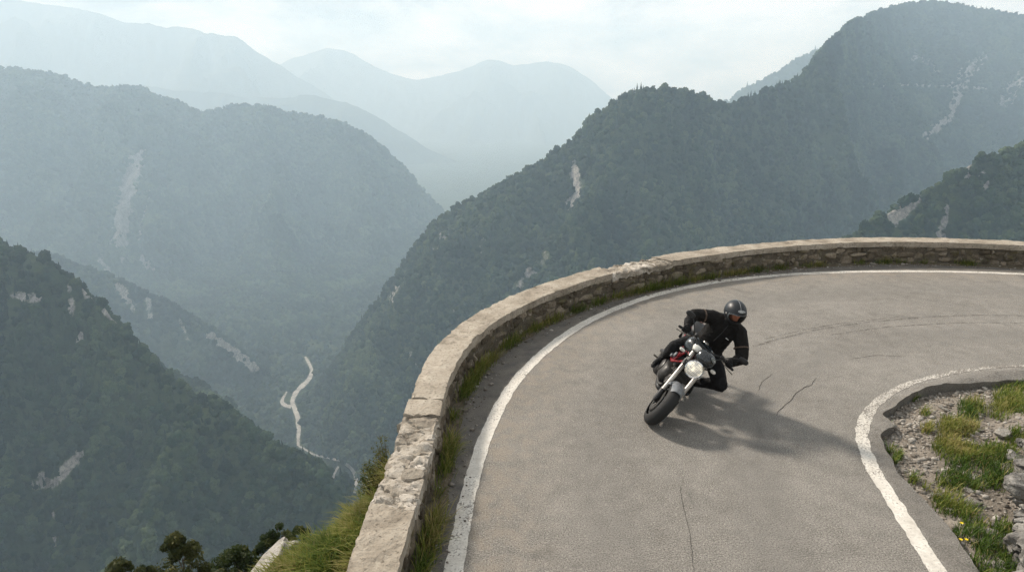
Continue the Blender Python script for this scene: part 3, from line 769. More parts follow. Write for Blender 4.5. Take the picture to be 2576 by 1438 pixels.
def chop(V, seed, n=12, lo=0.72, hi=1.02):
    q = np.random.default_rng(int(seed) + 77)
    for _ in range(n):
        a = q.normal(size=3); a /= np.linalg.norm(a)
        V = V - a * np.clip(V @ a - q.uniform(lo, hi), 0, None)[:, None]
    return V

def stone(cx, cy, cz, L_, W_, H_, ux, uy, seed, power=3.2, rough=0.11, sub=3, facets=0):
    V, F = ico(sub); V = V.copy()
    # towards a rough box with broken facets
    V = np.sign(V) * np.abs(V) ** (2.0 / power); V /= np.max(np.abs(V), axis=0)
    nz = fbm3(V[:, 0] * 1.5 + seed * 3.1, V[:, 1] * 1.5, V[:, 2] * 1.5 - seed, 3, seed % 97, 0.6)
    V = V * (1 + rough * 1.6 * nz)[:, None]
    if facets: V = chop(V, seed, facets)
    V = V * np.array([L_, W_, H_]) * 0.5
    X = cx + V[:, 0] * ux - V[:, 1] * uy; Y = cy + V[:, 0] * uy + V[:, 1] * ux
    return np.stack([X, Y, cz + V[:, 2]], 1), F

# inner face: irregular courses of stones, each its own lump
mas = Acc(); r = np.random.default_rng(11)
zc = -0.03; course = 0
heights = [0.16, 0.135, 0.12]
for hgt in heights:
    s = s_at(-0.85, -3) + r.random() * 0.2
    while s < s_at(20, 9.6):
        Ls = r.uniform(0.09, 0.40) * r.uniform(0.6, 1.2)
        p, n, wd = at_s(np.array([s + Ls / 2])); p, n = p[0], n[0]
        hh = hgt * r.uniform(0.7, 1.45); dep = 0.16
        off = 0.075 + r.normal(0, 0.012)
        c_ = p + n * off
        V, F = stone(c_[0], c_[1], zc + hgt / 2 + r.normal(0, 0.02) + 0.035 * math.sin(s * 2.3 + course) , Ls * 1.02, dep, hh * 1.04, n[1], -n[0], r.integers(1, 5000), 3.6, 0.14, 3 if 2 < p[1] else 2, 7)
        mas.add(V, F, r.uniform(0.05, 0.95)); s += Ls * 1.01
    zc += hgt; course += 1.7
mo = mas.build("masonry", M_mason); wpar(mo)
# core that fills the joints and carries the coping
sS = np.arange(arc[0], arc[-1], 0.10)
p, n, wd = at_s(sS)
rows = [(0.028, -0.15), (0.028, 0.37), (0.5, 0.378), (0.985, 0.37), (1.0, -0.9)]
CV = np.stack([np.c_[p + n * (a if a < 0.3 and a != 0.5 else a * wd[:, None]) if False else p + n * ((np.full(len(wd), a) if a == 0.028 else a * wd)[:, None]), np.full(len(p), z)] for a, z in rows], 1).reshape(-1, 3)
CV += 0.012 * np.stack([fbm3(CV[:, 0] * 6, CV[:, 1] * 6, CV[:, 2] * 6, 3, k) for k in (1, 2, 3)], 1)
core = make_mesh("core", CV, grid_faces(len(sS), len(rows))[:, ::-1], M_mortar, angle=50, attrs={"tint": np.full(len(CV), .5)}); wpar(core)

# where the coping has broken away: bedded rubble
def rubble(s0, s1, seed, skew0, skew1, hi=0.0):
    acc = Acc(); r = np.random.default_rng(seed); s = s0
    while s < s1:
        step_ = r.uniform(0.10, 0.20); a = 0.0
        row = []
        while a < 1.0:
            da = r.uniform(0.25, 0.62); row.append((a, min(da, 1.06 - a))); a += da
        for a, da in row:
            am = a + da / 2
            sk = skew0 * (1 - (s - s0) / (s1 - s0)) + skew1 * (s - s0) / (s1 - s0)
            p, n, wd = at_s(np.array([s + step_ / 2 + sk * am + r.normal(0, 0.015)])); p, n, wd = p[0], n[0], wd[0]
            c_ = p + n * am * wd
            th = r.uniform(0.06, 0.12); rot = r.normal(0, 0.25)
            ux, uy = n[1] * math.cos(rot) + n[0] * math.sin(rot), -n[0] * math.cos(rot) + n[1] * math.sin(rot)
            top = WALL_H - 0.015 + r.normal(-0.008, 0.014) + hi
            edge_ = 1 if (a == 0 or a + da > 0.99) else 0
            if not edge_ and r.random() < 0.80 or edge_ and r.random() < 0.25: continue
            V, F = stone(c_[0], c_[1], top - th / 2, step_ * 1.22, da * wd * 1.16, th, ux, uy, r.integers(1, 9999), 7.0, 0.16, 4, 14)
            acc.add(V, F, r.uniform(0.65, 1.0) if (edge_ and r.random() < 0.55) else r.uniform(0.2, 0.7))
        s += step_
    o = acc.build("rubble", M_rubble); o.data.set_sharp_from_angle(angle=R(32))
    return wpar(o)
coping(sA0 + 0.005, sA1 - 0.005, 0.10, 0.0, 15, 0.016, 2.2, 0.030, M_rubble, "broken_top")
rubble(sA0 + 0.02, sA1 + 0.02, 5, 0.10, 0.0)
coping(sB0 + 0.005, sB1 - 0.005, 0.10, -0.12, 16, 0.02, 2.4, 0.035, M_rubble, "broken_top")
rubble(sB0 + 0.02, sB1 - 0.02, 6, 0.10, -0.12, -0.01)

# ------------------------------------------------------------------ hillside outside the wall
def mat_soil(name, a, b, c_):
    t = NT(name); co = t.obj_co()
    c = t.ramp(t.noise(2.2, 6, 0.65, co), [(0.3, a), (0.52, b), (0.7, c_)])
    g = t.noise(38, 4, 0.7, co)
    c = t.mix(c, tuple(x * 0.4 for x in a), t.maprange(g, 0.55, 0.72, 0, 0.7))
    return t.done(c, 0.95, t.bump(g, 0.9, 0.03), spec=0.1)
M_slope = mat_soil("slope_soil", (0.045, 0.050, 0.020), (0.085, 0.085, 0.035), (0.14, 0.125, 0.06))
M_gravelbed = mat_soil("gravel_bed", (0.15, 0.13, 0.105), (0.24, 0.21, 0.175), (0.33, 0.295, 0.25))
hs_c = smooth_curve(np.c_[near_pts], 0.20, 4); hs_n = normals2(hs_c); hs_w = np.interp(hs_c[:, 1], [3, 7, 9, 14.4], [0.36, 0.37, 0.42, 0.46])
hs_c = hs_c + hs_n * (hs_w - 0.03)[:, None]
HD = np.r_[0, np.linspace(0.08, 2.4, 24), 2.8, 3.4, 4.2, 5.2, 6.5, 8, 10, 13, 16, 20, 25, 32, 42, 55, 80, 120, 180, 260, 380, 520, 700]
def slope_z(dd, y, x):
    ledge = np.interp(y, [3.5, 4.2, 4.8, 5.15, 5.65, 6.2], [1.6, 1.15, 0.72, 0.46, 0.18, 0.03])
    k = np.interp(y, [-2, 2, 8.0, 10.0], [1.75, 3.4, 3.4, 1.75])
    a = np.minimum(dd, ledge); b = np.clip(dd - ledge, 0, None)
    zz = -0.02 - 0.22 * a - (1.2 * np.minimum(b, 0.25) + k * np.clip(b - 0.25, 0, 150) + 1.3 * np.clip(b - 150, 0, 1e4))
    return zz
YY = np.repeat(hs_c[:, 1][:, None], len(HD), 1); DDm = np.repeat(HD[None], len(hs_c), 0)
HP = hs_c[:, None, :] + hs_n[:, None, :] * DDm[..., None]
HZ = slope_z(DDm, YY, None)
amp_ = np.clip(DDm * 0.10, 0.0, 5.0) + 0.03 * (DDm > 0.05)
HZ = HZ + amp_ * fbm2(HP[..., 0] / np.maximum(1.2, DDm * 0.3), HP[..., 1] / np.maximum(1.2, DDm * 0.3), 3, 77)
hill = make_mesh("hillside", np.concatenate([HP, HZ[..., None]], -1).reshape(-1, 3), grid_faces(*DDm.shape)[:, ::-1], M_slope)
tag(hill, "steep grassy hillside dropping away outside the stone wall", "hillside", kind="structure")
hill_bvh = BVHTree.FromPolygons(np.concatenate([HP, HZ[..., None]], -1).reshape(-1, 3).tolist(), grid_faces(*DDm.shape).tolist())

# ------------------------------------------------------------------ ground inside the bend
isl_c = anchored(edge_c, ia, 420)
spine = anchored(smooth_curve([(12, -9), (11.5, -3), (11, 0), (10.5, 2), (10.2, 3.5), (10.3, 4.2), (10.8, 4.6), (12, 4.2), (15, 2.0), (18.5, -2)], 0.1, 5), [(12, -9), (11, 0), (10.5, 2), (10.2, 3.5), (10.3, 4.2), (10.8, 4.6), (12, 4.2), (18.5, -2)], 420)
q = np.r_[0, np.geomspace(0.004, 1, 70)]
IG = isl_c[:, None] * (1 - q)[None, :, None] + spine[:, None] * q[None, :, None]
ID = np.linalg.norm(IG - isl_c[:, None], axis=-1)
def island_z(x, y, d):
    z = -0.085 + 0.03 * np.clip(d / 0.3, 0, 1) + 0.10 * np.clip((d - 0.3) / 1.2, 0, 1) + 0.32 * np.clip((d - 1.0), 0, 30)
    return z + (0.02 + 0.03 * np.clip(d, 0, 1.5)) * fbm2(x * 2.1, y * 2.1, 5, 9, 0.6)
IZ = island_z(IG[..., 0], IG[..., 1], ID)
verge = make_mesh("verge", np.concatenate([IG, IZ[..., None]], -1).reshape(-1, 3), grid_faces(420, len(q)), M_gravelbed)
tag(verge, "stony ground inside the bend with patches of grass", "verge", kind="structure")
isl_bvh = BVHTree.FromPolygons(np.concatenate([IG, IZ[..., None]], -1).reshape(-1, 3).tolist(), grid_faces(420, len(q)).tolist())
def drop_on(b, x, y, z=30):
    h = b.ray_cast(Vector((x, y, z)), Vector((0, 0, -1)), 2000); return h[0]
# ------------------------------------------------------------------ grass, stones, shrubs
def mat_grass(name, stops, trans=0.3):
    t = NT(name); ti = t.attr("tint")
    c = t.ramp(ti, stops)
    c = t.mix(c, (0.02, 0.03, 0.008), t.maprange(t.noise(2.5, 3, 0.6, t.obj_co()), 0.5, 0.75, 0, 0.5))
    t.done(c, 0.65, spec=0.2)
    tl = t.node("ShaderNodeBsdfTranslucent"); t.link(c, tl.inputs["Color"])
    ms = t.node("ShaderNodeMixShader"); ms.inputs[0].default_value = trans
    t.link(t.b.outputs[0], ms.inputs[1]); t.link(tl.outputs[0], ms.inputs[2]); t.link(ms.outputs[0], t.out.inputs["Surface"])
    return t.m
GS = [(0.0, (0.038, 0.078, 0.012)), (0.4, (0.095, 0.150, 0.022)), (0.7, (0.205, 0.215, 0.042)), (1.0, (0.36, 0.30, 0.12))]
M_grass = mat_grass("grass_blades", GS)
M_leaf = mat_grass("shrub_leaves", [(0.0, (0.022, 0.038, 0.010)), (0.5, (0.050, 0.070, 0.016)), (1.0, (0.115, 0.115, 0.028))], 0.3)
M_dleaf = mat_grass("dark_tree_leaves", [(0.0, (0.020, 0.032, 0.010)), (0.5, (0.056, 0.066, 0.020)), (1.0, (0.115, 0.110, 0.034))], 0.25)
t = NT("bark"); M_bark = t.done(t.ramp(t.noise(9, 5, 0.7, t.obj_co()), [(0.3, (0.04, 0.032, 0.024)), (0.7, (0.12, 0.10, 0.08))]), 0.95)

def blades(base, length, tint, r, lean=0.55, wid=0.0045, bias=None):
    n = len(base); az = r.random(n) * 6.283
    dirh = np.stack([np.cos(az), np.sin(az)], 1)
    ln = np.abs(r.normal(lean, 0.25, n))
    if bias is not None: dirh = dirh * ln[:, None] + bias; ln = np.linalg.norm(dirh, axis=1); dirh /= ln[:, None] + 1e-9
    side = np.stack([-dirh[:, 1], dirh[:, 0]], 1)
    V = np.zeros((n, 7, 3))
    for k, f_ in enumerate((0.0, 0.45, 0.8, 1.0)):
        bend = ln * f_ ** 1.8
        c = base + np.concatenate([dirh * (bend * length * 0.8)[:, None], (length * (f_ - 0.28 * ln * f_ ** 2.2))[:, None]], 1)
        wv = wid * (1 - 0.55 * f_)
        if k < 3:
            V[:, 2 * k] = c + np.c_[side * wv * 1.0, np.zeros(n)] * 1.0
            V[:, 2 * k + 1] = c - np.c_[side * wv, np.zeros(n)]
        else: V[:, 6] = c
    F = np.array([(0, 1, 2), (1, 3, 2), (2, 3, 4), (3, 5, 4), (4, 5, 6)])
    F = (F[None] + (np.arange(n) * 7)[:, None, None]).reshape(-1, 3)
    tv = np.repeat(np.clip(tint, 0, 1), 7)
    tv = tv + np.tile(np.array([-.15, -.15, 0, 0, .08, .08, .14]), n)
    return V.reshape(-1, 3), F, np.clip(tv, 0, 1)

# --- weeds along the foot of the wall
r = np.random.default_rng(21); acc = Acc()
clumps = []
for px, py, sz in [(1155, 960, 1.0), (1170, 985, .9), (1195, 935, 1.1), (1205, 915, .9), (1225, 895, .8), (1265, 860, .9), (1285, 850, .8), (1330, 820, .7), (1380, 795, .8), (1440, 775, .8), (1500, 755, .8), (1545, 738, .7), (1585, 725, .9), (1615, 718, 1.0), (1650, 712, .9), (1690, 703, .9), (1730, 697, .8), (1770, 690, .8), (1850, 680, .7), (1900, 676, .8), (1960, 671, .7), (2060, 668, .6), (2300, 672, .4), (2450, 674, .5),
                   (1118, 1150, 1.1), (1122, 1122, .9), (1130, 1050, .5), (1100, 1235, .35), (1090, 1335, 1.15), (1097, 1350, .9), (1062, 1425, .8)]:
    p = on_z(px, py, 0.05)[:2]; clumps.append((p[0], p[1], sz))
for k in range(24):
    s = r.uniform(s_at(-0.83, -1), s_at(14, 13)); p, n, wd = at_s(np.array([s])); clumps.append((*(p[0] - n[0] * 0.02), r.uniform(0.25, 0.6)))
for x, y, sz in clumps:
    i = np.argmin((near_c[:, 0] - x) ** 2 + (near_c[:, 1] - y) ** 2); p, n = near_c[i], n_near[i]
    c_ = p - n * (0.03 + 0.05 * sz)
    k = int(210 * sz); tang = np.array([n[1], -n[0]])
    q_ = c_ + tang * r.normal(0, 0.095 * (0.6 + sz), k)[:, None] + n * r.normal(0, 0.045, k)[:, None]
    q_ = np.where((((q_ - p) * n).sum(1) > 0.0)[:, None], q_ - n * 0.05, q_)
    dry = r.random() ** 2
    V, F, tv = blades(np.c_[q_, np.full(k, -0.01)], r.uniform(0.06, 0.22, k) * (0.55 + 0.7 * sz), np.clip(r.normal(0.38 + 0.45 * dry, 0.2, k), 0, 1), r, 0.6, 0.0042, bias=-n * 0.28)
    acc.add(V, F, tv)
g = acc.build("grass", M_grass, smooth=False); tag(g, "green weeds growing along the foot of the stone wall", "grass", kind="stuff")
# dirt and grit swept against the wall
t = NT("verge_dirt"); M_dirt = t.done(t.ramp(t.noise(16, 5, 0.7, t.obj_co()), [(0.3, (0.05, 0.042, 0.028)), (0.7, (0.14, 0.115, 0.08))]), 0.95, t.bump(t.noise(60, 3, 0.7, t.obj_co()), 0.8, 0.01))
sS = np.arange(s_at(-0.83, -3), s_at(18, 10.9), 0.05); p, n, wd = at_s(sS)
wob = 0.16 + 0.10 * fbm2(p[:, 0] * 1.6, p[:, 1] * 1.6, 4, 3, 0.65)
rows = [(0.05, 0.03), (0.0, 0.028), (-0.35, 0.022), (-0.7, 0.012), (-1.0, -0.004)]
DV = np.stack([np.c_[p + n * (a if a > 0 else a * wob)[:, None] if not np.isscalar(a if a > 0 else a * wob) else p + n * a, z + 0.006 * fbm2(p[:, 0] * 12, p[:, 1] * 12, 3, k) * (z > 0)] for k, (a, z) in enumerate(rows)], 1).reshape(-1, 3)
d_ = make_mesh("dirt", DV, grid_faces(len(sS), len(rows)), M_dirt); tag(d_, "brown dirt swept up against the foot of the wall", "dirt", kind="stuff")

# --- long grass on the outside ledge
acc = Acc(); r = np.random.default_rng(22)
n_ = 26000
yy = r.uniform(3.2, 6.3, n_); dd = r.random(n_) * (np.interp(yy, [3.5, 4.2, 4.8, 5.15, 5.65, 6.2], [1.6, 1.15, 0.72, 0.46, 0.18, 0.03]) + 0.30)
xx = -1.21 - dd
ok, Z = [], []
for x, y in zip(xx, yy):
    h = drop_on(hill_bvh, x, y, 2.0); Z.append(h[2] if h else -99)
Z = np.array(Z); k = (Z > -1.6) & (fbm2(xx * 3, yy * 3, 3, 4) > -0.35)
B = np.c_[xx, yy, Z][k]; tn = 0.56 + 0.9 * fbm2(B[:, 0] * 2.6, B[:, 1] * 2.6, 3, 8) + r.normal(0, 0.14, len(B))
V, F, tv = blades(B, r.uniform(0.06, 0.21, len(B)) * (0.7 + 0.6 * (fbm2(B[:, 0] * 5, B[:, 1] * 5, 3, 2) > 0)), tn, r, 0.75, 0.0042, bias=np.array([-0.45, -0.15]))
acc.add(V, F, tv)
g = acc.build("grass", M_grass, smooth=False); tag(g, "long yellowish grass on the slope outside the wall", "grass", kind="stuff")

M_pale = mat_stone("pale_limestone", (0.22, 0.205, 0.18), (0.38, 0.355, 0.315), (0.52, 0.49, 0.445))
def rock_mesh(name, size, seed, rough=0.35, sub=4, mat=None, flat=1.0):
    V, F = ico(sub); V = V.copy()
    V = np.sign(V) * np.abs(V) ** 0.75
    n1 = fbm3(V[:, 0] * 1.3 + seed, V[:, 1] * 1.3, V[:, 2] * 1.3, 5, seed, 0.55)
    n2 = np.abs(fbm3(V[:, 0] * 2.6 + seed, V[:, 1] * 2.6, V[:, 2] * 2.6, 3, seed + 5, 0.5))
    V = V * (1 + rough * n1 * 1.2 - rough * 0.5 * n2)[:, None]
    V = chop(V, seed, 14, 0.62, 0.95)
    V *= np.asarray(size) * 0.5
    return make_mesh(name, V, F, mat or M_pale, angle=30, attrs={"tint": np.full(len(V), 0.5)})
b = rock_mesh("boulder", (0.34, 0.75, 0.46), 12); q0 = on_z(672, 1432, -0.35); b.location = (q0[0], q0[1], -0.42); b.rotation_euler = (0.3, 0.2, R(-32))
tag(b, "pale smooth boulder poking out of the grass outside the wall", "boulder")

# --- ground inside the bend: gravel, stones, grass
CX = lambda u, v: ((2200 + u / 2.413) * 0.936, (940 + v / 2.413) * 0.936)
GR = [(1000, 390, 90, 1), (1250, 330, 120, 1), (1180, 400, 90, .8), (870, 510, 85, 1), (960, 520, 70, .9), (850, 650, 110, .9), (930, 700, 120, 1), (1080, 700, 110, 1), (1200, 700, 90, 1), (900, 850, 95, 1), (800, 870, 50, .8), (1150, 830, 110, 1), (850, 1000, 100, 1), (760, 960, 40, .9), (950, 1060, 80, 1), (1000, 1180, 110, .9), (1080, 1280, 120, 1), (1180, 1180, 90, 1), (1230, 1400, 120, 1), (1010, 1400, 90, 1),
      (520, 690, 38, .9), (460, 660, 25, .8), (620, 310, 35, .9), (690, 415, 32, .8), (700, 520, 40, .8), (615, 855, 34, .9), (440, 520, 25, .8), (560, 340, 20, .7), (1010, 900, 60, .8), (880, 1220, 40, .8), (1290, 580, 70, 1), (1320, 250, 60, .9), (690, 900, 30, .8), (490, 730, 25, .8)]
def grass_w(P):
    px, py = project(P); u = (px / 0.936 - 2200) * 2.413; v = (py / 0.936 - 940) * 2.413
    wv = np.zeros(len(P))
    for a, b_, rr, st in GR: wv = np.maximum(wv, st * np.exp(-(((u - a) / rr) ** 2 + ((v - b_) / (rr * 0.75)) ** 2)))
    off = (u > 1330) | (v > 1440)
    far_ = np.clip(0.2 + 1.6 * fbm2(P[:, 0] * 0.9, P[:, 1] * 0.9, 3, 31), 0, 1)
    return np.where(off, far_, wv)
r = np.random.default_rng(23)
def sample_island(n):
    i = r.integers(0, 419, n); v = r.random(n); t_ = r.random(n) ** 1.3
    A = isl_c[i] * (1 - v)[:, None] + isl_c[i + 1] * v[:, None]; Bq = spine[i] * (1 - v)[:, None] + spine[i + 1] * v[:, None]
    L_ = np.linalg.norm(Bq - A, axis=1); d = t_ * np.minimum(L_, 5.5)
    P = A + (Bq - A) / L_[:, None] * d[:, None]
    k = (P[:, 1] > 2.0) & (P[:, 0] < 10.5)
    return P[k], d[k]
def zs(P):
    return np.array([(lambda h: h[2] if h else -0.05)(drop_on(isl_bvh, x, y, 9.0)) for x, y in P])
P, d = sample_island(330000)
P3 = np.c_[P, island_z(P[:, 0], P[:, 1], d)]
wg = grass_w(P3) * (0.75 + 0.6 * fbm2(P[:, 0] * 4, P[:, 1] * 4, 3, 12))
k = (r.random(len(P)) < np.clip(wg * 1.5 - 0.22, 0, 1)); P, d = P[k][:70000], d[k][:70000]
B = np.c_[P, zs(P) - 0.005]
tn = 0.34 + 0.75 * fbm2(B[:, 0] * 2.2, B[:, 1] * 2.2, 3, 14) + r.normal(0, 0.15, len(B)); tn = np.where(r.random(len(B)) < 0.07, 0.95, tn)
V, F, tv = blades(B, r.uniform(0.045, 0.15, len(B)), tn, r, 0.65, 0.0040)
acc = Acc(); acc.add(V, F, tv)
g = acc.build("grass", M_grass, smooth=False); tag(g, "patchy green grass on the stony ground inside the bend", "grass", kind="stuff")

P, d = sample_island(26000); P3 = np.c_[P, island_z(P[:, 0], P[:, 1], d)]
wg = grass_w(P3); k = r.random(len(P)) > wg * 0.9; P, d = P[k][:11000], d[k][:11000]
Z = zs(P); Vi, Fi = ico(1)
n_ = len(P); sz = r.uniform(0.006, 0.016, n_) * (1 + 2.2 * (r.random(n_) ** 7)) 
D_ = Vi[None] * (1 + 0.45 * (r.random((n_, len(Vi), 1)) - 0.5)) * np.stack([sz * r.uniform(.8, 1.6, n_), sz * r.uniform(.7, 1.2, n_), sz * r.uniform(.4, .8, n_)], 1)[:, None]
a = r.random(n_) * 6.28; ca, sa = np.cos(a)[:, None], np.sin(a)[:, None]
X_ = D_[..., 0] * ca - D_[..., 1] * sa; Y_ = D_[..., 0] * sa + D_[..., 1] * ca
GV = np.stack([X_ + P[:, 0][:, None], Y_ + P[:, 1][:, None], D_[..., 2] + (Z + sz * 0.2)[:, None]], -1).reshape(-1, 3)
GF = (Fi[None] + (np.arange(n_) * len(Vi))[:, None, None]).reshape(-1, 3)
M_grav = mat_stone("gravel_stone", (0.15, 0.132, 0.11), (0.27, 0.243, 0.21), (0.45, 0.42, 0.375))
g = make_mesh("gravel", GV, GF, M_grav, smooth=False, attrs={"tint": np.repeat(np.clip(r.normal(.5, .3, n_), 0, 1), len(Vi))})
tag(g, "loose pale limestone gravel inside the bend", "gravel", kind="stuff")

# grit and crumbs fallen on the shoulder below the wall
ss = r.uniform(s_at(-0.83, 1), s_at(12, 13.8), 1500); p, n, wd = at_s(ss); q_ = p - n * (0.06 + 0.30 * r.random(1500) ** 2.2)[:, None]
sz = r.uniform(0.004, 0.011, 1500) * (1 + 2.5 * r.random(1500) ** 9); D_ = Vi[None] * (1 + 0.5 * (r.random((1500, len(Vi), 1)) - 0.5)) * np.stack([sz * 1.3, sz, sz * .7], 1)[:, None]
GV = D_ + np.c_[q_, sz * 0.3 + 0.004][:, None]
g = make_mesh("gravel", GV.reshape(-1, 3), (Fi[None] + (np.arange(1500) * len(Vi))[:, None, None]).reshape(-1, 3), M_grav, smooth=False, attrs={"tint": np.repeat(r.random(1500), len(Vi))})
tag(g, "small stone crumbs scattered along the foot of the wall", "gravel", kind="stuff")

# single stones one can pick out
big = [(1205, 548, .24, "large pale slab of limestone lying in the grass near the outcrop"), (1000, 822, .15, "speckled pale stone in the grass below the gravel patch"), (985, 910, .12, "upright pale stone in the middle of the grass"), (1000, 998, .19, "flat white stone lying across the lower grass"), (895, 972, .17, "flat pale stone next to the white one in the lower grass"),
       (760, 932, .16, "long white stone at the asphalt edge where the grass starts"), (560, 785, .11, None), (585, 805, .09, None), (690, 750, .08, None), (640, 790, .07, None), (830, 388, .12, None), (795, 362, .09, None), (780, 615, .08, None), (985, 505, .11, "squarish pale stone above the middle grass tuft"), (1045, 515, .10, "pale stone right of the squarish one above the grass"),
       (1055, 415, .10, None), (540, 430, .08, None), (500, 610, .08, None), (600, 590, .08, None), (655, 545, .07, None), (570, 400, .07, None), (860, 580, .12, "thin flat stone on the upper edge of the grass"), (1130, 1180, .15, "round pale stone low on the right beside the outcrop"), (1060, 1155, .10, None), (1015, 1155, .09, None), (1165, 1390, .16, "pale stone in the bottom corner grass"),
       (920, 218, .07, None), (1170, 205, .06, None), (740, 860, .07, None), (660, 870, .06, None), (715, 935, .06, None), (430, 600, .07, None), (1180, 310, .12, None), (1050, 265, .10, None), (960, 280, .08, None)]
first = None
small = [rock_mesh("stone", (1, 0.72, 0.5), s, 0.4, 3).data for s in (31, 32, 33, 34)]
for o in [o for o in COL.objects if o.name.startswith("stone") and o.data in small]: bpy.data.objects.remove(o)
for i, (u, v, s, lb) in enumerate(big):
    px, py = CX(u, v); q0 = on_z(px, py, 0.03); h = drop_on(isl_bvh, q0[0], q0[1], 9.0)
    z = h[2] if h else 0
    q0 = on_z(px, py, z + 0.02)
    o = bpy.data.objects.new("stone", small[i % 4]); COL.objects.link(o)
    o.location = (q0[0], q0[1], z + 0.012 * s / 0.1); o.scale = (s, s, s * (0.7 if i % 3 else 1.0)); o.rotation_euler = (r.normal(0, .2), r.normal(0, .2), r.random() * 6.28)
    tag(o, lb or "fist-sized pale limestone lump lying loose on the gravel inside the bend", "stone", "loose limestone stones inside the bend")

# yellow flowers
t = NT("yellow_petal"); M_yel = t.done((0.75, 0.55, 0.02), 0.6)
t = NT("flower_stem"); M_stem = t.done((0.06, 0.10, 0.02), 0.7)
for u, v, lb in ((928, 1122, "single yellow flower highest in the grass beside the asphalt"), (922, 1228, "yellow flower in the lower pair, nearer the asphalt"), (958, 1228, "yellow flower in the lower pair, farther from the asphalt")):
    px, py = CX(u, v); q0 = on_z(px, py, 0.10)
    fl = empty("wildflower", (q0[0], q0[1], 0)); tag(fl, lb, "flower", "yellow wildflowers inside the bend")
    V, F = [], []
    for k in range(7):
        a = k * 6.283 / 7; V += [(0, 0, .10), (.010 * math.cos(a - .4), .010 * math.sin(a - .4), .104), (.020 * math.cos(a), .020 * math.sin(a), .106), (.010 * math.cos(a + .4), .010 * math.sin(a + .4), .104)]
        F.append((4 * k, 4 * k + 1, 4 * k + 2, 4 * k + 3))
    make_mesh("petals", V, np.array(F), M_yel, fl, smooth=False)
    V = [(c_ * .0015, s_ * .0015, z) for z in (-0.05, .10) for c_, s_ in ((1, 0), (0, 1), (-1, 0), (0, -1))]
    make_mesh("stem", V, np.array([(0, 1, 5, 4), (1, 2, 6, 5), (2, 3, 7, 6), (3, 0, 4, 7)]), M_stem, fl)

# rock outcrop at the right edge: one rugged mass of bedded blocks
def voxel(V, F, size, sm=0):
    me = bpy.data.meshes.new("tmp"); me.from_pydata(np.asarray(V).tolist(), [], [list(map(int, f)) for f in F])
    o = bpy.data.objects.new("tmp", me); COL.objects.link(o)
    md = o.modifiers.new("r", "REMESH"); md.mode = "VOXEL"; md.voxel_size = size
    if sm: s_ = o.modifiers.new("s", "SMOOTH"); s_.factor = 0.5; s_.iterations = sm
    dg = bpy.context.evaluated_depsgraph_get(); dg.update()
    m2 = bpy.data.meshes.new_from_object(o.evaluated_get(dg))
    Vn = np.empty(len(m2.vertices) * 3, np.float32); m2.vertices.foreach_get("co", Vn); Vn = Vn.reshape(-1, 3).astype(float)
    Fn = [tuple(p.vertices) for p in m2.polygons]
    bpy.data.objects.remove(o); bpy.data.meshes.remove(me); bpy.data.meshes.remove(m2)
    return Vn, Fn
r = np.random.default_rng(29); acc = Acc()
for k in range(70):
    px, py = r.uniform(2535, 2760), r.uniform(1120, 1560)
    t_ = (px - 2530) / 200
    left = np.interp(py, [1110, 1132, 1229, 1268, 1307, 1365, 1415, 1560], [2570, 2545, 2525, 2510, 2530, 2556, 2560, 2570])
    if px < left + 10: px = left + 10 + r.random() * 60
    q0 = on_z(px, py, 0.12); up_ = r.uniform(-0.05, 0.10) + np.clip((px - left) / 200, 0, 1) * 0.40
    ang = r.normal(0.5, 0.3)
    V, F = stone(q0[0] + up_ * 0.1, q0[1] + 0.0, 0.06 + up_, r.uniform(.15, .36), r.uniform(.14, .28), r.uniform(.12, .34), math.cos(ang), math.sin(ang), r.integers(1, 999), 5.5, 0.12, 4, 12)
    acc.add(V, F)
c0_ = on_z(2700, 1330, 0.1)
V, F = stone(c0_[0] + .35, c0_[1], 0.0, 1.1, 1.5, 0.8, 1, 0, 3, 3, 0.1, 3); acc.add(V, F)
V, F = voxel(np.concatenate(acc.V), np.concatenate(acc.F), 0.011, 0)
n1 = fbm3(V[:, 0] * 9, V[:, 1] * 9, V[:, 2] * 14, 4, 4, 0.6); V[:, :2] += 0.016 * np.stack([n1, fbm3(V[:, 0] * 9, V[:, 1] * 9, V[:, 2] * 9, 4, 8, 0.6)], 1); V[:, 2] += 0.012 * n1
cr = np.abs(fbm3(V[:, 0] * 4, V[:, 1] * 4, V[:, 2] * 6, 4, 15, 0.6)); cv = V - V.mean(0); V = V - cv / (np.linalg.norm(cv, axis=1)[:, None] + 1e-6) * (0.07 * np.clip(0.16 - cr, 0, 1) / 0.16)[:, None]
M_crag = mat_stone("grey_crag", (0.085, 0.082, 0.075), (0.20, 0.19, 0.175), (0.36, 0.345, 0.315))
o = make_mesh("rock_outcrop", V, F, M_crag, angle=40, attrs={"tint": 0.5 + 0.8 * n1}); tag(o, "jagged grey limestone outcrop rising from the grass at the right edge", "rock")

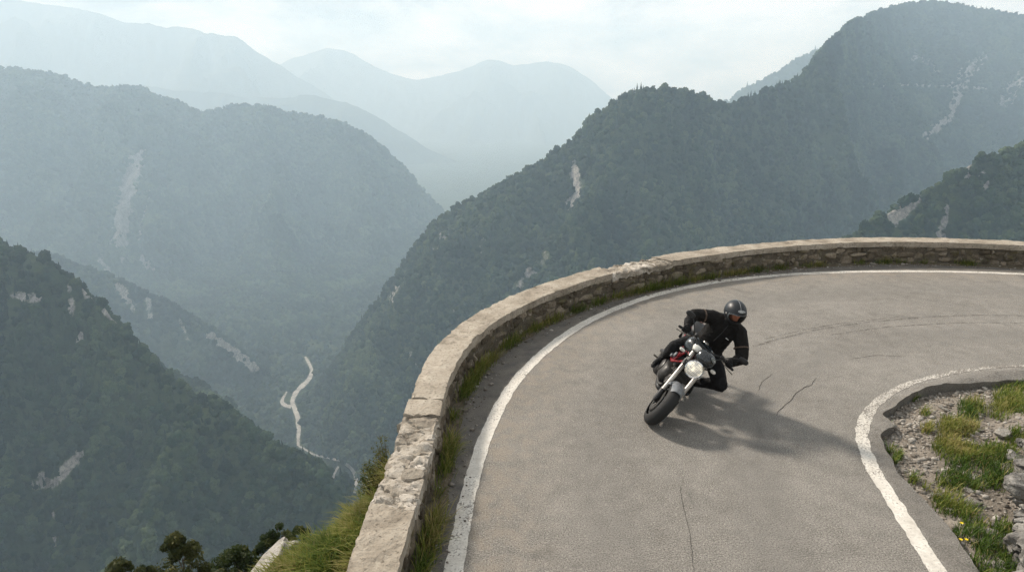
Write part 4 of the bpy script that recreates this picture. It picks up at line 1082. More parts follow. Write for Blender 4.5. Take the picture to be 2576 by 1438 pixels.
# --- trees and shrubs on the slope below the wall
def tube(path, rad, seg=8):
    path = np.asarray(path, float); n = len(path); T_ = np.gradient(path, axis=0); T_ /= np.linalg.norm(T_, axis=1)[:, None] + 1e-9
    ref = np.array([0.31, 0.17, 0.93]); V = []
    for k in range(n):
        a = np.cross(T_[k], ref); a /= np.linalg.norm(a) + 1e-9; b_ = np.cross(T_[k], a)
        an = np.arange(seg) * 2 * math.pi / seg
        V.append(path[k] + rad[k] * (np.cos(an)[:, None] * a + np.sin(an)[:, None] * b_))
    F = grid_faces(n, seg, False, True)
    return np.concatenate(V), F
def leaves(cent, rad, n, size, r, tint0=0.4, squash=0.9):
    """leaf quads spread through lumpy clumps"""
    m = len(cent); pick = r.integers(0, m, n); v = r.normal(size=(n, 3)); v /= np.linalg.norm(v, axis=1)[:, None]
    rr = rad[pick] * (0.35 + 0.65 * r.random(n) ** 0.6)
    c = cent[pick] + v * rr[:, None] * np.array([1, 1, squash])
    nrm = v + r.normal(0, 0.7, (n, 3)); nrm /= np.linalg.norm(nrm, axis=1)[:, None]
    a = np.cross(nrm, r.normal(size=(n, 3))); a /= np.linalg.norm(a, axis=1)[:, None]; b_ = np.cross(nrm, a)
    s = size * r.uniform(0.6, 1.3, n)[:, None]
    V = np.stack([c - a * s, c + b_ * s * 0.45, c + a * s, c - b_ * s * 0.45], 1).reshape(-1, 3)
    F = np.arange(n * 4).reshape(-1, 4)
    tv = np.clip(tint0 + 0.25 * r.normal(size=m)[pick] + r.normal(0, 0.12, n), 0, 1)
    return V, F, np.repeat(tv, 4)
def tree(px, py, depth, crown_w, crown_h, label, seed, mat, shape="round", extra=None, n=5200, tint=0.42, name="tree", cat="tree", group="trees below the wall"):
    r = np.random.default_rng(seed); top = at_y(px, py, depth)
    h = drop_on(hill_bvh, top[0], top[1], 5.0); gz = h[2] if h else top[2] - 8
    H_ = max(top[2] - gz, crown_h * 1.15) if name == "tree" else top[2] - gz
    root = empty(name, (top[0], top[1], top[2] - H_)); tag(root, label, cat, group)
    zc = H_ - crown_h
    tp = np.array([[0.12 * math.sin(2 * q_) * crown_w, 0.08 * math.cos(3 * q_) * crown_w, -0.4 + (H_ * 0.96 + 0.4) * q_] for q_ in np.linspace(0, 1, 9)])
    tr_ = Acc(); V, F = tube(tp, np.linspace(0.05 * H_ ** 0.7 * 0.6, 0.012, 9)); tr_.add(V, F)
    cents, rads = [], []
    for k in range(26):
        f_ = r.random() ** 0.9; zz = zc + crown_h * (0.04 + 0.92 * f_)
        prof = (1 - f_) ** 0.75 * 0.9 + 0.08 if shape == "cone" else math.sin(math.pi * min(0.97, f_ * 0.86 + 0.16)) ** 0.7
        a = r.random() * 6.283; q_ = crown_w * 0.5 * prof * (0.45 + 0.55 * r.random())
        c = np.array([math.cos(a) * q_, math.sin(a) * q_, zz]); cents.append(c); rads.append(crown_w * r.uniform(0.09, 0.20) * (0.6 + 0.6 * prof))
        s0 = np.array([tp[-1][0] * 0.5, 0, zz - q_ * 0.5]); mid_ = (s0 + c) / 2 + np.array([0, 0, 0.06 * crown_w])
        V, F = tube([s0, mid_, c], [0.02 * crown_w * 0.6, 0.012 * crown_w, 0.005], 5); tr_.add(V, F)
    tr_.build("trunk", M_bark, root)
    V, F, tv = leaves(np.array(cents), np.array(rads), n, crown_w * 0.030 + 0.012, r, tint, 0.95)
    make_mesh("crown", V, F, mat, root, smooth=False, attrs={"tint": tv})
    return root
tree(440, 1343, 10.5, 1.0, 1.5, "dark brownish bushy tree, largest of those peeking up at the bottom edge", 41, M_dleaf)
tree(300, 1408, 11.0, 0.75, 0.9, "low dark tree top at the far left of the slope trees", 42, M_dleaf)
tree(585, 1382, 12.0, 1.0, 1.0, "green bushy tree between the brownish tree and the tall one", 43, M_leaf, tint=0.30)
tree(655, 1372, 12.5, 0.8, 0.9, "low green tree just left of the pale boulder", 44, M_leaf, tint=0.34)
tree(688, 1308, 13.0, 0.75, 1.6, "slender green tree standing tallest above the grassy slope", 45, M_leaf, shape="round", tint=0.36)
tree(748, 1325, 12.5, 0.7, 0.9, "small olive tree close behind the grassy slope", 46, M_leaf, tint=0.55)
tree(520, 1432, 11.0, 0.6, 0.7, "scrubby dark treetop at the very bottom between two larger ones", 47, M_dleaf, tint=0.3)
tree(360, 1420, 11.5, 0.55, 0.7, "small dark treetop beside the brownish bushy tree", 48, M_dleaf, tint=0.3)
# shrub clinging to the outside of the wall
r = np.random.default_rng(50)
sh = empty("shrub", (-1.36, 6.05, -0.3)); tag(sh, "straggly olive shrub growing up the outer side of the broken wall", "shrub")
st = Acc(); cents, rads = [], []
for k in range(24):
    a = r.uniform(2.2, 4.4); l_ = r.uniform(0.22, 0.46)
    e = np.array([-0.05 + math.cos(a) * 0.16 * r.random(), r.uniform(-0.40, 0.42), l_])
    V, F = tube([(0, e[1] * 0.5, -0.3), (e[0] * 0.5, e[1] * 0.8, l_ * 0.5), e], [0.008, 0.005, 0.002], 5); st.add(V, F)
    for q_ in (0.35, 0.65, 0.9): cents.append(np.array([e[0] * q_, e[1] * (0.5 + 0.5 * q_), e[2] * q_])); rads.append(0.075)
st.build("stems", M_bark, sh)
V, F, tv = leaves(np.array(cents), np.array(rads), 2600, 0.013, r, 0.85)
make_mesh("leaves", V, F, M_leaf, sh, smooth=False, attrs={"tint": tv})
# ------------------------------------------------------------------ motorcycle (own axes: x forward, y to its left, z up, origin under the front wheel)
LEAN, HEAD = R(-37), R(-106)
fc = on_z(1625, 1058, 0.0)
MB = Matrix.Translation((fc[0], fc[1], 0.012)) @ Matrix.Rotation(HEAD, 4, "Z") @ Matrix.Rotation(LEAN, 4, "X")
bike = empty("motorcycle"); bike.matrix_world = MB
tag(bike, "black naked motorcycle with red frame leaning hard into the bend", "motorcycle")

def flat(name, col, rough, metal=0.0, spec=0.5, noise=None, coat=0.0):
    t = NT(name); co = t.obj_co()
    n = t.noise(noise or 22, 4, 0.6, co)
    c = t.mix(tuple(x * 0.72 for x in col), col, t.maprange(n, 0.35, 0.6))
    rr = t.maprange(n, 0.3, 0.7, max(0.03, rough - 0.08), rough + 0.1)
    return t.done(c, rr, metal=metal, spec=spec, Coat_Weight=coat)
M_blackp = flat("black_paint", (0.012, 0.016, 0.018), 0.22, coat=0.5)
M_blackm = flat("matt_black", (0.012, 0.012, 0.012), 0.55)
M_rubber = flat("tyre_rubber", (0.020, 0.020, 0.020), 0.75, spec=0.3, noise=60)
M_tread = M_rubber
M_silver = flat("bright_metal", (0.62, 0.59, 0.54), 0.28, metal=0.85)
M_fork = flat("polished_fork", (0.50, 0.47, 0.425), 0.38, metal=0.6)
M_grey = flat("grey_plastic", (0.16, 0.17, 0.18), 0.35)
M_red = flat("red_frame_paint", (0.24, 0.010, 0.015), 0.35, coat=0.3)
M_steel = flat("dull_steel", (0.22, 0.20, 0.17), 0.42, metal=0.8)
M_engine = flat("engine_casting", (0.045, 0.043, 0.040), 0.5, metal=0.5)
M_chrome = flat("chrome", (0.8, 0.8, 0.8), 0.08, metal=1.0)
M_white = flat("clear_lens", (0.72, 0.70, 0.64), 0.12)
M_tan = flat("heat_stained_steel", (0.30, 0.235, 0.16), 0.35, metal=0.8)
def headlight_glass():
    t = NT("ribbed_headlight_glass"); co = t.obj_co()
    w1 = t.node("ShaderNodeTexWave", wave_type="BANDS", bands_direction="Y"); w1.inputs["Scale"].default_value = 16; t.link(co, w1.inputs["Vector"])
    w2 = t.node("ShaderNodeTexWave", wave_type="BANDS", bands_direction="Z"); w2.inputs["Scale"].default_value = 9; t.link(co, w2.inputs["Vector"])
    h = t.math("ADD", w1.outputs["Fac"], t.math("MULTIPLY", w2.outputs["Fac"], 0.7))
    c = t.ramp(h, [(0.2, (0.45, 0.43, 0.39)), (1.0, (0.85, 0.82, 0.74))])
    e = t.ramp(t.noise(11, 3, 0.6, co), [(0.42, (0.04, 0.036, 0.03)), (0.62, (0.55, 0.49, 0.36))]); t.link(e, t.b.inputs['Emission Color'])  # patchy warm emission added to stand for bright reflections in the glass
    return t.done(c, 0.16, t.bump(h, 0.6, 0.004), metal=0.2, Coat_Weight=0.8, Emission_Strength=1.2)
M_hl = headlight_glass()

def sup(c, size, p=3.0, sub=3, rot=None):
    V, F = ico(sub); V = np.sign(V) * np.abs(V) ** (2.0 / p); V = V / np.max(np.abs(V), axis=0) * np.asarray(size) * 0.5
    if rot is not None: V = V @ np.array(rot.to_matrix() if hasattr(rot, "to_matrix") else rot).T
    return V + np.asarray(c, float), F
def lathe(prof, seg, c, axis="y"):
    prof = np.asarray(prof, float); an = np.arange(seg) * 2 * math.pi / seg
    V = np.zeros((seg, len(prof), 3))
    V[..., 0] = np.cos(an)[:, None] * prof[:, 0]; V[..., 2] = np.sin(an)[:, None] * prof[:, 0]; V[..., 1] = prof[:, 1]
    V = V.reshape(-1, 3)
    if axis == "x": V = V[:, [1, 0, 2]]
    if axis == "z": V = V[:, [0, 2, 1]]
    return V + np.asarray(c, float), grid_faces(seg, len(prof), True, False)
def quads2tris(F):
    F = np.asarray(F)
    return np.concatenate([F[:, [0, 1, 2]], F[:, [0, 2, 3]]]) if F.shape[1] == 4 else F
class A2(Acc):
    def add(self, VF, tint=0.5):
        V, F = VF; Acc.add(self, V, quads2tris(F), tint)
    def put(self, name, mat, parent, steer=False, angle=40, label=None):
        V = np.concatenate(self.V)
        if steer: V = steer_v(V)
        o = make_mesh(name, V, np.concatenate(self.F), mat, parent, angle=angle)
        if label: o["label"] = label
        return o
STEER = R(-1); ax0 = np.array([-0.33, 0, 1.0]); axd = np.array([-0.407, 0, 0.9135])
RS = np.array(Matrix.Rotation(STEER, 3, Vector(axd)))
def steer_v(V): return (np.asarray(V) - ax0) @ RS.T + ax0
def tb(path, rad, seg=10, cap=True):
    path = np.asarray(path, float); rad = np.full(len(path), rad) if np.isscalar(rad) else np.asarray(rad, float)
    if cap:
        path = np.concatenate([path[:1], path, path[-1:]]); rad = np.r_[1e-4, rad, 1e-4]
        d0 = path[2] - path[1]; d1 = path[-2] - path[-3]
        path[0] -= d0 * 1e-3; path[-1] += d1 * 1e-3
    return tube(path, rad, seg)
def part(name, mat, shapes, parent=None, steer=False, angle=40, label=None):
    a = A2()
    for s in shapes: a.add(s)
    return a.put(name, mat, parent or bike, steer, angle, label)
def bez(*p, n=14):
    p = np.asarray(p, float); return smooth_curve(p, np.linalg.norm(np.diff(p, axis=0), axis=1).sum() / n, 1.6)

RW = 0.30
def make_wheel(cx, half, discs, steer):
    hw = half * 0.75
    ang = np.linspace(-1.75, 1.75, 17)
    prof = [(RW - half * 1.05 + half * 1.05 * math.cos(a) if True else 0, half * 1.02 * math.sin(a)) for a in ang]
    prof = [(max(r_, RW - half * 1.55), y_) for r_, y_ in prof]
    rim_prof = [(RW - half * 1.5, -hw), (RW - half * 1.75, -hw), (RW - half * 1.9, -hw * 0.6), (RW - half * 2.1, 0), (RW - half * 1.9, hw * 0.6), (RW - half * 1.75, hw), (RW - half * 1.5, hw)]
    shapes = [lathe(rim_prof, 48, (cx, 0, RW)), lathe([(0.001, -0.05), (0.034, -0.05), (0.034, 0.05), (0.001, 0.05)], 18, (cx, 0, RW))]
    for k in range(5):
        a = k * 2 * math.pi / 5 + 0.3
        for sg in (-0.10, 0.10):
            p0 = (cx + math.cos(a) * 0.03, 0, RW + math.sin(a) * 0.03); rr = RW - half * 1.95
            shapes.append(tb([p0, (cx + math.cos(a + sg) * rr, 0, RW + math.sin(a + sg) * rr)], 0.011, 7))
    w_ = part("wheel", M_blackm, shapes, steer=steer)
    part("tyre", M_rubber, [lathe(prof, 64, (cx, 0, RW))], w_, steer, angle=None)
    for y in discs:
        part("brake_disc", M_engine, [lathe([(0.085, y - 0.003), (0.15, y - 0.003), (0.15, y + 0.003), (0.085, y + 0.003), (0.085, y - 0.003)], 40, (cx, 0, RW))] +
             [tb([(cx + math.cos(k) * 0.03, y * 0.8, RW + math.sin(k) * 0.03), (cx + math.cos(k) * 0.09, y, RW + math.sin(k) * 0.09)], 0.007, 6) for k in np.arange(5) * 1.2566], w_, steer)
    return w_
make_wheel(0.0, 0.074, (-0.075, 0.075), True)
make_wheel(-1.44, 0.088, (-0.10,), False)

# fork: bright tubes over dark feet with calipers
for sy in (-1, 1):
    y = 0.105 * sy
    f_ = part("fork", M_fork, [tb([(-0.045, y, 0.40), (-0.33, y, 1.03)], 0.0255, 16)], steer=True)
    part("fork_foot", M_blackm, [tb([(0.012, y, 0.27), (0.0, y, 0.32), (-0.055, y, 0.425)], [0.026, 0.034, 0.031], 12)], f_, True)
    part("clamp_band", M_blackm, [tb([(-0.212, y, 0.77), (-0.240, y, 0.83)], 0.035, 14)], f_, True)
    part("caliper", M_blackm, [sup((-0.135, y * 0.86, 0.37), (0.06, 0.055, 0.12), 5, 2, Matrix.Rotation(R(-28), 3, "Y"))], f_, True)
part("yoke", M_blackm, [sup((-0.285, 0, 0.965), (0.085, 0.27, 0.032), 6, 3, Matrix.Rotation(R(-24), 3, "Y")), sup((-0.215, 0, 0.785), (0.085, 0.27, 0.04), 6, 3, Matrix.Rotation(R(-24), 3, "Y")), tb([(-0.24, 0, 0.76), (-0.34, 0, 0.98)], 0.035, 12)], steer=True)

# front mudguard
mg, n1_, n2_ = [], 20, 11
for i, a in enumerate(np.linspace(R(62), R(172), n1_)):
    for b_ in np.linspace(-1, 1, n2_):
        taper = 0.088 * (0.80 + 0.20 * math.sin(math.pi * i / (n1_ - 1)))
        rr = RW + 0.022 - 0.055 * abs(b_) ** 2.4
        mg.append((math.cos(a) * rr, b_ * taper, RW + math.sin(a) * rr))
mgF = grid_faces(n1_, n2_); mg = np.array(mg)
inn = mg.copy(); cc = np.array([0, 0, RW]); inn[:, [0, 2]] = cc[[0, 2]] + (mg[:, [0, 2]] - cc[[0, 2]]) * 0.985
mud = part("mudguard", M_grey, [(np.concatenate([mg, inn]), np.concatenate([mgF, mgF[:, ::-1] + len(mg)]))] +
     [tb([(-0.02, 0.085 * s, 0.56), (-0.10, 0.107 * s, 0.50)], [0.02, 0.012], 8) for s in (-1, 1)], steer=True, angle=60)

# headlight
HLc = np.array([-0.135, 0, 0.835]); tilt = Matrix.Rotation(R(-4), 3, "Y")
bowl = [(0.001, -0.13), (0.045, -0.125), (0.08, -0.095), (0.098, -0.045), (0.104, 0.0), (0.106, 0.012), (0.104, 0.022)]
hl = part("headlight", M_grey, [(lambda q: ((q[0]) @ np.array(tilt).T + HLc, q[1]))(lathe([(r_, x_) for r_, x_ in bowl], 40, (0, 0, 0), "x"))], steer=True)
lens = [(0.094, 0.022), (0.085, 0.030), (0.06, 0.038), (0.03, 0.042), (0.001, 0.043)]
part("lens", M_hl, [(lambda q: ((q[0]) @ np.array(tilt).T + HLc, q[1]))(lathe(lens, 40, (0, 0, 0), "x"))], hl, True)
part("rim", M_chrome, [(lambda q: ((q[0]) @ np.array(tilt).T + HLc, q[1]))(lathe([(0.107, 0.010), (0.109, 0.024), (0.101, 0.032), (0.093, 0.024)], 40, (0, 0, 0), "x"))], hl, True)
for s in (-1, 1): part("bracket", M_blackm, [tb([(-0.235, 0.105 * s, 0.83), (-0.16, 0.10 * s, 0.83)], 0.014, 8)], hl, True)

# fly screen dome with oval badge
V, F = sup((-0.235, 0.035, 0.985), (0.20, 0.235, 0.19), 2.4, 4, Matrix.Rotation(R(-30), 3, "Y"))
fs = part("fly_screen", M_blackp, [(V, F)], steer=True)
def badge(center, nrm, up, a, b, mat_plate, mat_line, parent, steer, strokes, name="emblem"):
    nrm = Vector(nrm).normalized(); up = Vector(up); sx = up.cross(nrm).normalized(); uy = nrm.cross(sx)
    c = Vector(center); n = 28
    def P(u, v, h): return tuple(c + sx * u + uy * v + nrm * h)
    V = [P(0, 0, 0.003)] + [P(a * math.cos(k * 6.2832 / n), b * math.sin(k * 6.2832 / n), 0.002) for k in range(n)]
    F = [(0, 1 + k, 1 + (k + 1) % n) for k in range(n)]
    e = part(name, mat_plate, [(np.array(V), np.array(F))], parent, steer)
    sh = [tb([P(a * .86 * math.cos(k * 6.2832 / n), b * .86 * math.sin(k * 6.2832 / n), 0.004) for k in list(range(n)) + [0]], min(a, b) * 0.08, 5, False)]
    for st_ in strokes: sh.append(tb([P(u * a, v * b, 0.004) for u, v in st_], min(a, b) * 0.11, 5))
    part("mark", mat_line, sh, e, steer)
    return e
M_badge = flat("badge_dark", (0.03, 0.045, 0.05), 0.3); M_badgew = flat('badge_pale', (0.62, 0.63, 0.62), 0.4); M_badgel = flat("badge_line", (0.55, 0.57, 0.55), 0.3, metal=0.4)
bc = np.array([-0.17, 0.095, 1.050])
badge(bc, (0.55, 0.45, 0.75), (-0.6, 0.1, 0.8), 0.046, 0.026, M_badge, M_badgel, fs, True, [[(-.6, .3), (.6, -.3)], [(-.6, -.3), (.6, .3)], [(-.75, 0), (.75, 0)]])
# round dials
dl = part("instrument_dial", M_white, [(lambda q: (q[0] @ np.array(Matrix.Rotation(R(-42), 3, "Y")).T + np.array([-0.285, -0.105, 1.005]), q[1]))(lathe([(0.001, -0.05), (0.045, -0.045), (0.062, -0.01), (0.062, 0.012), (0.054, 0.016)], 28, (0, 0, 0), "z"))], steer=True)
part("dial_face", M_white, [(lambda q: (q[0] @ np.array(Matrix.Rotation(R(-42), 3, "Y")).T + np.array([-0.285, -0.105, 1.005]), q[1]))(lathe([(0.056, 0.012), (0.03, 0.014), (0.001, 0.015)], 28, (0, 0, 0), "z"))], dl, True)

# handlebar, grips, levers, mirrors, indicators
bar = bez((-0.445, -0.40, 1.030), (-0.43, -0.25, 1.055), (-0.385, -0.16, 1.07), (-0.355, -0.09, 1.045), (-0.35, 0, 1.04), (-0.355, 0.09, 1.045), (-0.385, 0.16, 1.07), (-0.43, 0.25, 1.055), (-0.445, 0.40, 1.030), n=40)
hb = part("handlebar", M_blackm, [tb(bar, 0.012, 8)] + [tb([(-0.345, 0.045 * s, 0.99), (-0.35, 0.045 * s, 1.045)], 0.017, 8) for s in (-1, 1)], steer=True)
for s in (-1, 1):
    part("grip", M_rubber, [tb([(-0.445, 0.40 * s, 1.030), (-0.432, 0.275 * s, 1.051)], 0.0175, 10), sup((-0.446, 0.408 * s, 1.029), (0.03, 0.022, 0.03), 2.5, 2)], hb, True)
    part("lever", M_steel, [tb(bez((-0.40, 0.225 * s, 1.048), (-0.362, 0.265 * s, 1.038), (-0.355, 0.33 * s, 1.02), (-0.372, 0.415 * s, 1.005), n=10), 0.0065, 6), sup((-0.374, 0.418 * s, 1.004), (0.017, 0.017, 0.017), 2, 1)], hb, True)
    part("switchgear", M_blackm, [sup((-0.425, 0.235 * s, 1.055), (0.05, 0.06, 0.05), 4, 2), sup((-0.375, 0.20 * s, 1.10 if s < 0 else 1.085), (0.06, 0.05, 0.05), 3, 2), tb([(-0.41, 0.21 * s, 1.06), (-0.375, 0.20 * s, 1.09)], 0.01, 6)], hb, True)
for s, tip in ((-1, np.array([-0.395, -0.37, 1.235])), (1, np.array([-0.40, 0.365, 1.20]))):
    m_ = part("mirror", M_blackm, [tb(bez((-0.40, 0.215 * s, 1.06), (-0.385, 0.26 * s, 1.14), tip, n=8), 0.0065, 7), sup(tip + np.array([0, 0.045 * s, 0.01]), (0.035, 0.125, 0.07), 2.6, 3)], steer=True)
    part("mirror_glass", M_chrome, [sup(tip + np.array([-0.0155, 0.045 * s, 0.01]), (0.006, 0.108, 0.056), 2.6, 2)], m_, True)
for s, p_ in ((-1, (-0.225, -0.235, 0.90)), (1, (-0.225, 0.20, 0.925))):
    i_ = part("turn_signal", M_blackm, [tb([(-0.24, 0.115 * s, 0.88), p_], 0.009, 6), sup((p_[0] - 0.012, p_[1], p_[2]), (0.04, 0.075, 0.045), 2.5, 2)], steer=True)
    part("signal_lens", M_white, [sup((p_[0] + 0.010, p_[1], p_[2]), (0.024, 0.072, 0.043), 2.5, 2)], i_, True)
part("cables", M_blackm, [tb(bez((-0.40, 0.24 * s, 1.05), (-0.30, 0.20 * s, 1.10), (-0.25, 0.12 * s, 1.04), (-0.27, 0.06 * s, 0.9), (-0.34, 0.05 * s, 0.75), n=16), 0.006, 6) for s in (-1, 1)] + [tb(bez((-0.39, -0.21, 1.08), (-0.27, -0.17, 1.02), (-0.20, -0.12, 0.82), (-0.10, -0.10, 0.52), n=16), 0.005, 6)])

# trellis frame, tank, seat, engine, exhaust, swingarm
fr = []
for s in (-1, 1):
    A_, B_, C_, D_, E_, G_ = [np.array(p) for p in ((-0.36, 0.055 * s, 0.93), (-0.62, 0.165 * s, 0.80), (-0.98, 0.15 * s, 0.74), (-0.36, 0.055 * s, 0.78), (-0.58, 0.15 * s, 0.58), (-0.86, 0.15 * s, 0.56))]
    for p, q_ in ((A_, B_), (B_, C_), (D_, E_), (E_, G_), (D_, (A_ + B_) / 2), ((A_ + B_) / 2, E_), (E_, B_), (B_, G_), (G_, C_), (A_, D_)): fr.append(tb([p, q_], 0.0135, 8))
    fr.append(tb([C_, (-1.35, 0.10 * s, 0.86)], 0.012, 8)); fr.append(tb([G_, (-1.30, 0.10 * s, 0.83)], 0.012, 8))
part("frame", M_red, fr)
V, F = ico(4); V = V.copy()
V = np.sign(V) * np.abs(V) ** 0.8
wdt = 0.185 * np.interp(V[:, 0], [-1, -0.4, 0.4, 1], [0.55, 0.82, 1.1, 0.8])
Vt = np.stack([V[:, 0] * 0.27 - 0.66, V[:, 1] * wdt, V[:, 2] * 0.125 * np.interp(V[:, 0], [-1, 0.3, 1], [0.6, 1.1, 0.9]) + 0.90 + 0.02 * V[:, 0]], 1)
tk = part("fuel_tank", M_blackp, [(Vt, F)]); part("filler_cap", M_silver, [(lambda q: (q[0] + np.array([-0.60, 0, 1.035]), q[1]))(lathe([(0.001, 0.012), (0.035, 0.01), (0.04, 0.0), (0.04, -0.01)], 22, (0, 0, 0), "z"))], tk)
part("seat", M_blackm, [sup((-1.03, 0, 0.82), (0.42, 0.27, 0.09), 3.2, 3, Matrix.Rotation(R(4), 3, "Y")), sup((-1.34, 0, 0.90), (0.34, 0.22, 0.10), 2.8, 3, Matrix.Rotation(R(12), 3, "Y"))])
tail = part("tail_light", M_red, [sup((-1.52, 0, 0.93), (0.04, 0.12, 0.05), 3, 2)])
part("number_plate_bracket", M_blackm, [tb([(-1.45, 0, 0.86), (-1.60, 0, 0.68)], 0.02, 6), sup((-1.61, 0, 0.62), (0.012, 0.17, 0.14), 6, 2, Matrix.Rotation(R(15), 3, "Y"))])
eng = [sup((-0.72, 0, 0.40), (0.40, 0.32, 0.26), 4, 3), sup((-0.52, 0, 0.46), (0.26, 0.17, 0.17), 4.5, 3, Matrix.Rotation(R(20), 3, "Y")), sup((-0.72, 0, 0.60), (0.19, 0.18, 0.24), 4.5, 3)]
for k in range(7): eng.append(sup((-0.45 - k * 0.024, 0, 0.49 - k * 0.008), (0.010, 0.215, 0.20), 6, 2, Matrix.Rotation(R(20), 3, "Y")))
en = part("engine", M_engine, eng)
for s in (-1, 1):
    part("clutch_cover" if s < 0 else "generator_cover", M_engine, [(lambda q: (q[0] + np.array([-0.76, 0.165 * s, 0.40]), q[1]))(lathe([(0.001, 0.012 * s), (0.07, 0.012 * s), (0.088, 0.0), (0.09, -0.02 * s)], 28, (0, 0, 0)))], en)
part("oil_cooler", M_engine, [sup((-0.31, 0, 0.60), (0.03, 0.23, 0.11), 7, 3, Matrix.Rotation(R(-16), 3, "Y"))] + [sup((-0.296, 0, 0.555 + 0.0165 * k), (0.028, 0.215, 0.004), 7, 1) for k in range(6)])
part("belly_cover", M_blackm, [sup((-0.60, 0, 0.255), (0.40, 0.22, 0.09), 3.5, 3)])
part("side_panel", M_white, [sup((-0.47, 0.20, 0.72), (0.09, 0.020, 0.13), 3, 3, Matrix.Rotation(R(-30), 3, "Y"))], label="small pale shroud below the tank on the inner side of the turn")
part("air_box_cover", M_grey, [sup((-0.52, -0.185, 0.70), (0.07, 0.03, 0.07), 3, 2), sup((-0.60, -0.195, 0.64), (0.05, 0.03, 0.06), 3, 2)])
ex = [tb(bez((-0.42, -0.05, 0.44), (-0.36, -0.06, 0.34), (-0.46, -0.09, 0.27), (-0.80, -0.12, 0.28), (-1.0, -0.11, 0.50), (-1.12, -0.075, 0.70), n=26), 0.021, 10), tb(bez((-0.70, 0.06, 0.68), (-0.85, 0.16, 0.58), (-1.0, 0.15, 0.60), (-1.12, 0.075, 0.70), n=18), 0.021, 10)]
xp = part("exhaust_pipe", M_engine, ex)
for s in (-1, 1):
    part("silencer", M_engine, [tb([(-1.12, 0.075 * s, 0.70), (-1.16, 0.078 * s, 0.71), (-1.52, 0.085 * s, 0.80), (-1.55, 0.085 * s, 0.81)], [0.035, 0.054, 0.058, 0.035], 16)], xp)
part("swingarm", M_blackm, [tb([(-0.98, 0.12 * s, 0.44), (-1.20, 0.135 * s, 0.39), (-1.47, 0.135 * s, 0.30)], [0.04, 0.035, 0.028], 8) for s in (-1, 1)] + [tb([(-0.98, -0.13, 0.44), (-0.98, 0.13, 0.44)], 0.035, 8)])
part("shock_absorber", M_red, [tb([(-1.02, 0.0, 0.74), (-1.14, 0.0, 0.46)], 0.035, 12)])
part("rear_mudguard", M_blackm, [sup((-1.33, 0, 0.64), (0.30, 0.16, 0.03), 3, 3, Matrix.Rotation(R(25), 3, "Y"))])
for s in (-1, 1):
    part("foot_peg", M_steel, [tb([(-0.97, 0.15 * s, 0.36), (-0.97, 0.28 * s, 0.355)], 0.013, 8), tb([(-0.97, 0.15 * s, 0.36), (-0.93, 0.15 * s, 0.50)], 0.014, 8)])
part("side_stand", M_blackm, [tb([(-0.62, 0.15, 0.27), (-0.92, 0.20, 0.25)], 0.013, 8)])

# ------------------------------------------------------------------ rider
def chain(pts, rads, n=9):
    """overlapping balls along a limb, for one merged skin"""
    out = []; pts = np.asarray(pts, float)
    for a, b_, ra, rb in zip(pts[:-1], pts[1:], rads[:-1], rads[1:]):
        for t_ in np.linspace(0, 1, n): out.append((a + (b_ - a) * t_, (ra + (rb - ra) * t_,) * 3))
    return out
def skin(name, balls, size, mats, parent, sm=5, midx_fn=None, extra=None):
    a = A2()
    for c, r_ in balls: 
        V, F = ico(2); a.add((V * np.asarray(r_) + c, F))
    for e in (extra or []): a.add(e)
    V, F = voxel(np.concatenate(a.V), np.concatenate(a.F), size, sm)
    F = np.array([f for f in F])
    if name == "person":
        k = V[:, 2] < 1.42
        n_ = 0.008 * fbm3(V[:, 0] * 9, V[:, 1] * 14, V[:, 2] * 11, 4, 5, 0.6)
        cen = V - V.mean(0); 
        V = V + np.where(k, n_, 0)[:, None] * (cen / (np.linalg.norm(cen, axis=1)[:, None] + 1e-6)) * 1.6
    mi = None
    if midx_fn is not None: mi = midx_fn(V[F].mean(1))
    return make_mesh(name, V, F, parent=parent, mats=mats, midx=mi, angle=None)
def cloth(name, col, rough=0.75, sc=16):
    t = NT(name); co = t.obj_co(); n = t.noise(sc, 5, 0.62, co, 0.6); g = t.noise(160, 2, 0.5, co)
    c = t.mix(tuple(x * 0.6 for x in col), col, t.maprange(n, 0.35, 0.62))
    return t.done(c, rough, t.bump(t.math("MULTIPLY_ADD", g, 0.12, n), 0.9, 0.03), spec=0.12)
M_jacket = cloth("black_jacket_cloth", (0.014, 0.0125, 0.0115)); M_trouser = cloth("dark_trousers", (0.017, 0.017, 0.018), 0.8, 12)
M_leather = cloth("black_leather", (0.013, 0.013, 0.013), 0.5, 20); M_band = cloth("faded_band", (0.13, 0.095, 0.075), 0.7, 40)
t = NT("skin"); M_skin = t.done(t.ramp(t.noise(30, 3, 0.6, t.obj_co()), [(0.3, (0.48, 0.17, 0.10)), (0.7, (0.62, 0.26, 0.17))]), 0.5, spec=0.3)
J = dict(head=(-0.705, 0.005, 1.535), neck=(-0.775, 0.05, 1.37), rsh=(-0.79, -0.115, 1.285), lsh=(-0.79, 0.245, 1.35), relb=(-0.65, -0.335, 1.195), lelb=(-0.63, 0.445, 1.165), rwr=(-0.50, -0.335, 1.085), lwr=(-0.505, 0.355, 1.055),
         hip=(-0.92, 0.13, 0.90), rhip=(-0.94, 0.0, 0.88), lhip=(-0.88, 0.25, 0.87), rkn=(-0.63, -0.235, 0.735), lkn=(-0.62, 0.495, 0.735), rank=(-0.93, -0.165, 0.43), lank=(-0.94, 0.315, 0.405))
J = {k: np.array(v) for k, v in J.items()}
chest = (J["rsh"] + J["lsh"]) / 2
balls = []
